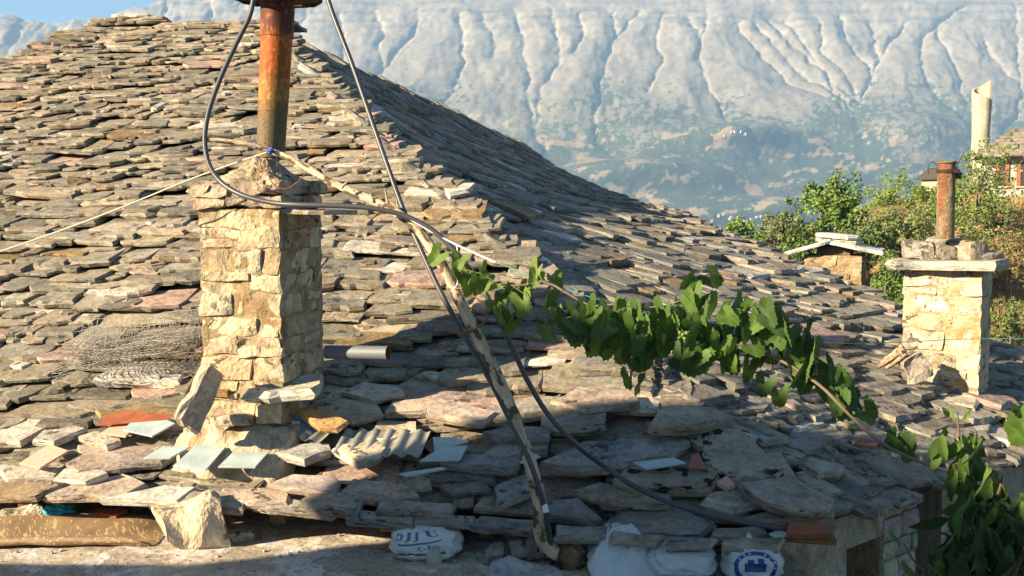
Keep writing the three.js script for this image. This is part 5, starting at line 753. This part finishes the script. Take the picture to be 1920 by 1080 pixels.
function tree(name, label, cat, base, h, lobes, nLeaf, ls, cols, group, bare = 0) {  // lobes: [x, y, z, rx, ry, rz] round the base
  const g = thing(name, label, cat, base, group), tg = [tubePath([V(0, -0.3, 0), V(0.06 * h, h * 0.25, 0), V(0, h * 0.55, 0.04 * h), V(0.03 * h, h * 0.85, 0)], t => lerp(0.035, 0.008, t) * h * 0.8, 14, 7, 0.2)];
  for (const [x, y, z, rx, ry] of lobes) { tg.push(tubePath([V(0, h * 0.25, 0), V(x * 0.5, lerp(h * 0.25, y, 0.6), z * 0.5), V(x, y + ry * 0.3, z)], t => lerp(0.016, 0.003, t) * h, 8, 5, 0.2)); }
  for (let i = 0; i < bare; i++) { const [x, y, z, rx, ry, rz] = pick(lobes), a = R(0, 6.28); tg.push(tubePath([V(x, y, z), V(x + Math.cos(a) * rx * 0.7, y + R(-0.2, 0.6) * ry, z + Math.sin(a) * rz * 0.7), V(x + Math.cos(a) * rx * 1.25, y + R(0, 1.2) * ry, z + Math.sin(a) * rz * 1.2)], t => lerp(0.006, 0.0015, t) * h, 6, 4)); }
  part('trunk', mergeGeometries(tg), M.trunkFar, g);
  const pos = [], col = []; const vol = lobes.map(l => l[3] * l[4] + l[4] * l[5]), tot = vol.reduce((a, b) => a + b, 0);
  lobes.forEach(([cx, cy, cz, rx, ry, rz], li) => {
    const clumps = Math.max(10, Math.round(60 * vol[li] / tot * lobes.length / 3)), per = Math.round(nLeaf * vol[li] / tot / clumps);
    for (let c = 0; c < clumps; c++) {
      const a = R(0, 6.283), b = Math.asin(R(-0.85, 1)), rr = Math.pow(rnd(), 0.33) * (1 + 0.25 * N3(a * 2, b * 2, li)), q = V(cx + Math.cos(b) * Math.cos(a) * rx * rr, cy + Math.sin(b) * ry * rr, cz + Math.cos(b) * Math.sin(a) * rz * rr), cr = Math.min(rx, ry, rz) * R(0.22, 0.42), cc = pick(cols), k0 = R(0.8, 1.2);
      for (let i = 0; i < per; i++) {
        const p = V(R(-1, 1), R(-1, 1), R(-1, 1)); p.multiplyScalar(cr / Math.max(0.4, p.length()) * Math.pow(rnd(), 0.4)).add(q);
        const n = V(R(-1, 1), R(0.0, 1.2), R(-1, 1)).normalize(), t = V(R(-1, 1), R(-1, 0.4), R(-1, 1)).cross(n).normalize(), s = t.clone().cross(n), L = ls * R(0.7, 1.3), W = L * R(0.28, 0.42), e = R(0.85, 1.15) * k0;
        const A = p.clone().addScaledVector(s, -L / 2), B2 = p.clone().addScaledVector(t, W), Cc = p.clone().addScaledVector(s, L / 2), D = p.clone().addScaledVector(t, -W); B2.addScaledVector(n, W * 0.4); D.addScaledVector(n, W * 0.4);
        for (const v of [A, B2, Cc, A, Cc, D]) { pos.push(v.x, v.y, v.z); col.push(cc[0] * e, cc[1] * e, cc[2] * e); }
      }
    }
  });
  const geo = new THREE.BufferGeometry(); geo.setAttribute('position', new THREE.Float32BufferAttribute(pos, 3)); geo.setAttribute('color', new THREE.Float32BufferAttribute(col, 3)); geo.setAttribute('uv', new THREE.Float32BufferAttribute(new Float32Array(pos.length / 3 * 2), 2)); geo.computeVertexNormals(); part('crown', geo, M.leafFar, g); return g;
}
const GREENS = { bright: [[0.135, 0.230, 0.038], [0.162, 0.257, 0.041], [0.115, 0.203, 0.035]], olive: [[0.162, 0.203, 0.061], [0.135, 0.189, 0.054], [0.196, 0.230, 0.068]], deep: [[0.081, 0.149, 0.034], [0.101, 0.169, 0.038]], ivy: [[0.176, 0.257, 0.030], [0.149, 0.230, 0.027], [0.203, 0.270, 0.038]], dry: [[0.297, 0.230, 0.095], [0.230, 0.203, 0.081], [0.338, 0.257, 0.121]] };
seed = 3434;
function growth(name, label, cat, px, py0, py1, d, wpx, cols, n, ls, opt = {}) {   // a crown between two heights, wpx wide, at d metres
  const c = P(px, (py0 + py1) / 2, d), m = d / F, hw = wpx / 2 * m * 1.22, hh = (py1 - py0) / 2 * m * 1.12, base = V(c.x, Math.min(bankY(c.x, -d), c.y - hh - 0.2), -d), by = c.y - base.y, L = [];
  const k = opt.lobes ?? 6; for (let i = 0; i < k; i++) { const a = i / k * 6.283 + R(-0.4, 0.4); L.push([Math.cos(a) * hw * R(0.35, 0.6), by + hh * (opt.flat ? R(-0.5, 0.25) : R(-0.6, 0.55)), Math.sin(a) * hw * 0.5, hw * R(0.38, 0.55), hh * R(0.35, 0.5), hw * R(0.35, 0.5)]); } L.push([0, by + hh * 0.35, 0, hw * 0.5, hh * 0.62, hw * 0.5]);
  return tree(name, label, cat, base, by + hh * 0.6, L, n, ls, cols, opt.group, opt.bare ?? 0);
}
growth('broadleaf_tree', 'bright green rounded tree just right of the roof edge', 'tree', 1570, 332, 540, 40, 150, GREENS.bright, 6500, 0.17, { lobes: 8 });
growth('shrub', 'dark olive shrub at the left foot of the rounded tree', 'shrub', 1478, 398, 540, 38, 110, GREENS.olive, 4200, 0.12);
growth('shrub', 'low green bush tips behind the far roof edge at the left', 'shrub', 1384, 412, 475, 32, 95, GREENS.bright, 2200, 0.11);
growth('ivy_mass', 'flat-topped mass of yellow-green ivy behind the small chimney pipe', 'ivy', 1690, 330, 455, 47, 215, GREENS.ivy, 9000, 0.13, { lobes: 9, flat: 1 });
growth('shrub', 'pale olive shrub in front of the ivy with bare twigs', 'shrub', 1690, 382, 560, 35, 170, GREENS.olive, 6000, 0.11, { bare: 14 });
growth('feathery_tree', 'feathery light green tree in front of the white house', 'tree', 1832, 276, 500, 41, 140, GREENS.olive.concat(GREENS.bright), 5600, 0.12, { lobes: 9, bare: 6 });
growth('shrub', 'green bush between the white-capped chimney and the small chimney', 'shrub', 1660, 480, 610, 27, 100, GREENS.bright, 3600, 0.09);
growth('shrub', 'dense green shrub low between the rounded tree and the olive shrub', 'shrub', 1610, 420, 590, 34, 120, GREENS.deep, 4500, 0.12);
growth('shrub', 'dry brown shrub on the bank right of the small chimney', 'shrub', 1890, 430, 560, 36, 90, GREENS.dry, 2600, 0.09, { bare: 10 });
growth('shrub', 'green shrub at the foot of the bank at the right picture edge', 'shrub', 1895, 560, 680, 30, 90, GREENS.olive, 3000, 0.09, { bare: 4 });
growth('shrub', 'brown-green shrub under the feathery tree', 'shrub', 1830, 430, 540, 37, 100, GREENS.dry.concat(GREENS.olive), 3000, 0.09, { bare: 8 });
growth('shrub', 'yellowish shrub behind the top of the small chimney', 'shrub', 1760, 420, 530, 39, 120, GREENS.olive.concat(GREENS.dry), 3600, 0.1);
growth('broadleaf_tree', 'green tree at the far right behind the feathery tree', 'tree', 1940, 360, 500, 46, 90, GREENS.deep.concat(GREENS.bright), 4200, 0.14);
growth('shrub', 'mid green thicket filling the bank below the ivy', 'shrub', 1655, 400, 520, 44, 150, GREENS.bright.concat(GREENS.ivy), 6500, 0.13);
growth('shrub', 'leafy thicket right behind the small chimney pipe', 'shrub', 1752, 372, 500, 43, 140, GREENS.bright.concat(GREENS.olive), 6500, 0.12, { bare: 5 });
growth('shrub', 'green thicket between the rounded tree and the roof edge', 'shrub', 1530, 440, 560, 36, 130, GREENS.bright.concat(GREENS.deep), 5000, 0.12);
growth('shrub', 'green shrub on the bank under the white house', 'shrub', 1875, 395, 480, 44, 110, GREENS.olive.concat(GREENS.bright), 4500, 0.11);
{ // dry grass over the bank
  const blade = new THREE.BufferGeometry(); blade.setAttribute('position', new THREE.Float32BufferAttribute([-0.012, 0, 0, 0.012, 0, 0, 0.03, 0.25, 0.05, 0, 0, -0.012, 0, 0, 0.012, -0.08, 0.2, 0.03, 0.01, 0, 0.01, -0.01, 0, -0.01, 0.1, 0.18, -0.06], 3)); blade.computeVertexNormals();
  const n = 9000, im = new THREE.InstancedMesh(blade, std({ color: lin(0.34, 0.26, 0.12), side: THREE.DoubleSide }), n), m = new THREE.Matrix4(), q = new THREE.Quaternion(), cl = new THREE.Color();
  for (let i = 0; i < n; i++) { const z = -R(26, 60), x = -z * R(0.40, 0.62); m.compose(V(x, bankY(x, z) - 0.02, z), q.setFromAxisAngle(V(0, 1, 0), R(0, 6.28)), V(1, 1, 1).multiplyScalar(R(0.6, 1.6))); im.setMatrixAt(i, m); im.setColorAt(i, cl.setRGB(R(0.7, 1.1), R(0.7, 1.05), R(0.6, 1))); }
  im.name = 'dry_grass'; im.userData.kind = 'stuff'; tag(im, 'dry yellow grass covering the bank beyond the roof', 'grass'); scene.add(im);
}
// ------------------------------------------------------------------ tower, white house, hut, far houses
{
  const D = 110, b = P(1836, 330, D), g = thing('concrete_tower', 'pale round concrete tower with a broken open top against the mountain', 'tower', b), k = D / F, hAt = py => P(1836, py, D).y - b.y;
  const rad = y => k * interp([[-200, 19], [hAt(290), 15.5], [hAt(255), 15.2], [hAt(215), 16.5], [hAt(180), 17.8], [hAt(150), 18.5]], y), rim = a => { const q = ((a + 6.283) % 6.283) / 6.283; return lerp(hAt(193), hAt(149), Math.pow(q, 1.1)); };
  const shell = (off_, inner) => gridGeo(64, 30, (u, v) => { const a = u * 6.283 * (inner ? 1 : -1), y = lerp(inner ? rim(a) - 6 : -16, rim(a), v), r = rad(y) - off_; return V(Math.cos(a) * r, y, Math.sin(a) * r); }, (u, v) => [u * 2, v * 5]);
  const cm = std({ map: tex(512, 512, (u, v) => { const n = pf(u, v, 6, 4, 701), f = pf(u, v, 50, 2, 705), s = pf(u, v * 0.08, 24, 3, 709), j = (v * 20 % 1) < 0.06 ? 0.9 : 1; const b2 = (0.86 + 0.3 * (n - 0.5) + 0.16 * (f - 0.5) + 0.22 * (s - 0.5)) * j; return [b2, b2 * 0.96, b2 * 0.88]; }), color: lin(0.60, 0.58, 0.53), side: THREE.DoubleSide });
  part('outer_wall', shell(0, false), cm, g); part('inner_wall', shell(0.22, true), cm, g); part('broken_rim', gridGeo(64, 1, (u, v) => { const a = u * 6.283, y = rim(a), r = rad(y) - 0.22 * v; return V(Math.cos(a) * r, y, Math.sin(a) * r); }), cm, g);
}
{
  const D = 58, b = P(1888, 420, D), g = thing('white_house', 'white house with a stone roof and red-brown shutters at the right edge', 'house', b); g.rotation.y = -0.35; const k = D / F, W = 5.5, Dp = 5, H = P(1905, 292, D).y - b.y, wm = std({ map: plasterMap, color: lin(0.82, 0.82, 0.80) }), sh = std({ color: lin(0.30, 0.11, 0.06) });
  const w = new THREE.BoxGeometry(W, H + 6, Dp); w.translate(W / 2 - 1.0, (H - 6) / 2, -Dp / 2); part('wall', w, wm, g);
  for (let i = 0; i < 3; i++) { const x = -0.35 + i * 1.1, wd = part('window', new THREE.BoxGeometry(0.66, 1.35, 0.06), std({ color: lin(0.05, 0.045, 0.04), roughness: 0.3 }), g, V(x, H - 1.05, 0.02)); for (const s of [-1, 1]) part('shutter', new THREE.BoxGeometry(0.2, 1.35, 0.05), sh, wd, V(s * 0.25, 0, 0.05)); part('sill', new THREE.BoxGeometry(0.8, 0.07, 0.14), wm, wd, V(0, -0.72, 0.06)); }
  const S = new Soup(), u = [0, 0], c = [0.36, 0.31, 0.25], x0 = -1.7, x1 = W - 0.3, z0 = 0.75, z1 = -Dp - 0.75, yb = H, rt = 1.75, A1 = V(x0, yb, z0), B1 = V(x1, yb, z0), C1 = V(x1, yb, z1), D1 = V(x0, yb, z1), r0 = V(x0 + 3, yb + rt, -Dp / 2), r1 = V(x1 - 2, yb + rt, -Dp / 2); S.quad(A1, B1, r1, r0, [0, 0], [6, 0], [4, 3], [2, 3], c); S.tri(B1, C1, r1, u, [3, 0], [1, 2], c); S.quad(C1, D1, r0, r1, u, [6, 0], [4, 3], [2, 3], c); S.tri(D1, A1, r0, u, [3, 0], [1, 2], c); S.quad(D1, C1, B1, A1, u, u, u, u, [0.2, 0.16, 0.12]);
  const rf = part('roof', S.geo(), M.slate, g); seed = 91; for (const [z, n] of [[z0, 1], [0, 0]]) { if (!n) continue; for (let r = 0; r < 8; r++) for (let x = x0 + r * 0.3; x < x1 - r * 0.2; x += R(0.35, 0.7)) { const q = new THREE.BoxGeometry(R(0.35, 0.65), 0.05, 0.5); q.rotateX(0.4); q.translate(x, yb + 0.04 + r * rt / 8, z0 - r * (z0 + Dp / 2) / 8 - 0.15); part('slab', painted(q, slateTone()), M.slate, rf); } }
  part('eave_board', new THREE.BoxGeometry(x1 - x0, 0.12, 0.05), std({ color: lin(0.2, 0.14, 0.09) }), g, V((x0 + x1) / 2, yb - 0.06, z0 - 0.03));
}
{
  const D = 62, b = P(1765, 345, D), g = thing('wooden_hut', 'small dark hut roof peeping over the ivy beside the pipe', 'hut', b); g.rotation.y = 0.5; const wm = std({ color: lin(0.06, 0.055, 0.05) }), pl = std({ color: lin(0.30, 0.26, 0.21) });
  const w = new THREE.BoxGeometry(1.6, 1.6, 1.6); w.translate(0, -0.5, 0); part('wall', w, pl, g); for (const s of [-1, 1]) { const r = new THREE.BoxGeometry(1.35, 0.05, 2.1); r.rotateZ(-s * 0.55); r.translate(s * 0.5, 0.62, 0); part('roof', r, wm, g); }
}
{
  const wm = std({ color: lin(0.5, 0.48, 0.44) }), rm = std({ color: lin(0.36, 0.22, 0.15) }), mp = scene.getObjectByName('mountain').geometry.attributes.position;
  const on = (px, py) => { let m = 1e9, b = null; const v = V(0, 0, 0); for (let i = 0; i < mp.count; i++) { v.fromBufferAttribute(mp, i); const q = proj(v), e = (q[0] - px) ** 2 + (q[1] - py) ** 2; if (e < m) { m = e; b = v.clone(); } } return b; };
  const ORD = ['first', 'second', 'third', 'fourth', 'fifth', 'sixth', 'seventh', 'eighth', 'ninth', 'tenth', 'eleventh', 'twelfth'];
  seed = 404; const mk = (px, py, s, label, group) => { const b = on(px, py), g = thing('far_house', label, 'house', b, group), w = R(7, 12) * s, h = R(3, 5) * s, d = R(5, 8) * s; g.rotation.y = R(-0.5, 0.5); const bx = new THREE.BoxGeometry(w, h + 4, d); bx.translate(0, h / 2 - 2, 0); part('wall', bx, wm, g); const r = new THREE.CylinderGeometry(0.1, d * 0.72, h * 0.45, 4, 1); r.rotateY(Math.PI / 4); r.scale(w / d, 1, 1); r.translate(0, h + h * 0.22, 0); part('roof', r, rm, g); };
  for (let i = 0; i < 12; i++) mk(1335 + i * 10 + R(-3, 3), 404 + R(-6, 10), 0.7, `tiny pale village house, ${ORD[i]} from the left on the valley floor`, 'village houses on the valley floor');
  for (const [i, [x, y]] of [[1360, 255], [1372, 248], [1380, 246], [1388, 247], [1398, 252]].entries()) mk(x, y, 0.75, `tiny white hamlet house, ${ORD[i]} from the left on the spur below the mountain`, 'hamlet houses on the spur');
}
// ------------------------------------------------------------------ hang the slabs: the 300 that show largest one by one, the rest as one piece
{
  slabs.sort((a, b) => b.size - a.size);
  const rest = [];
  slabs.forEach((s, i) => {
    const g = s.S.geo();
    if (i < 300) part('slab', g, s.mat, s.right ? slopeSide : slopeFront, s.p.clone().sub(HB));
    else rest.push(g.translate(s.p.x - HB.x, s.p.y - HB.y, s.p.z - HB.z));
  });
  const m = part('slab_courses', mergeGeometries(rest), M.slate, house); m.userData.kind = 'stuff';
  console.log('slabs', slabs.length);
}
shade(scene);
renderer.render(scene, camera);
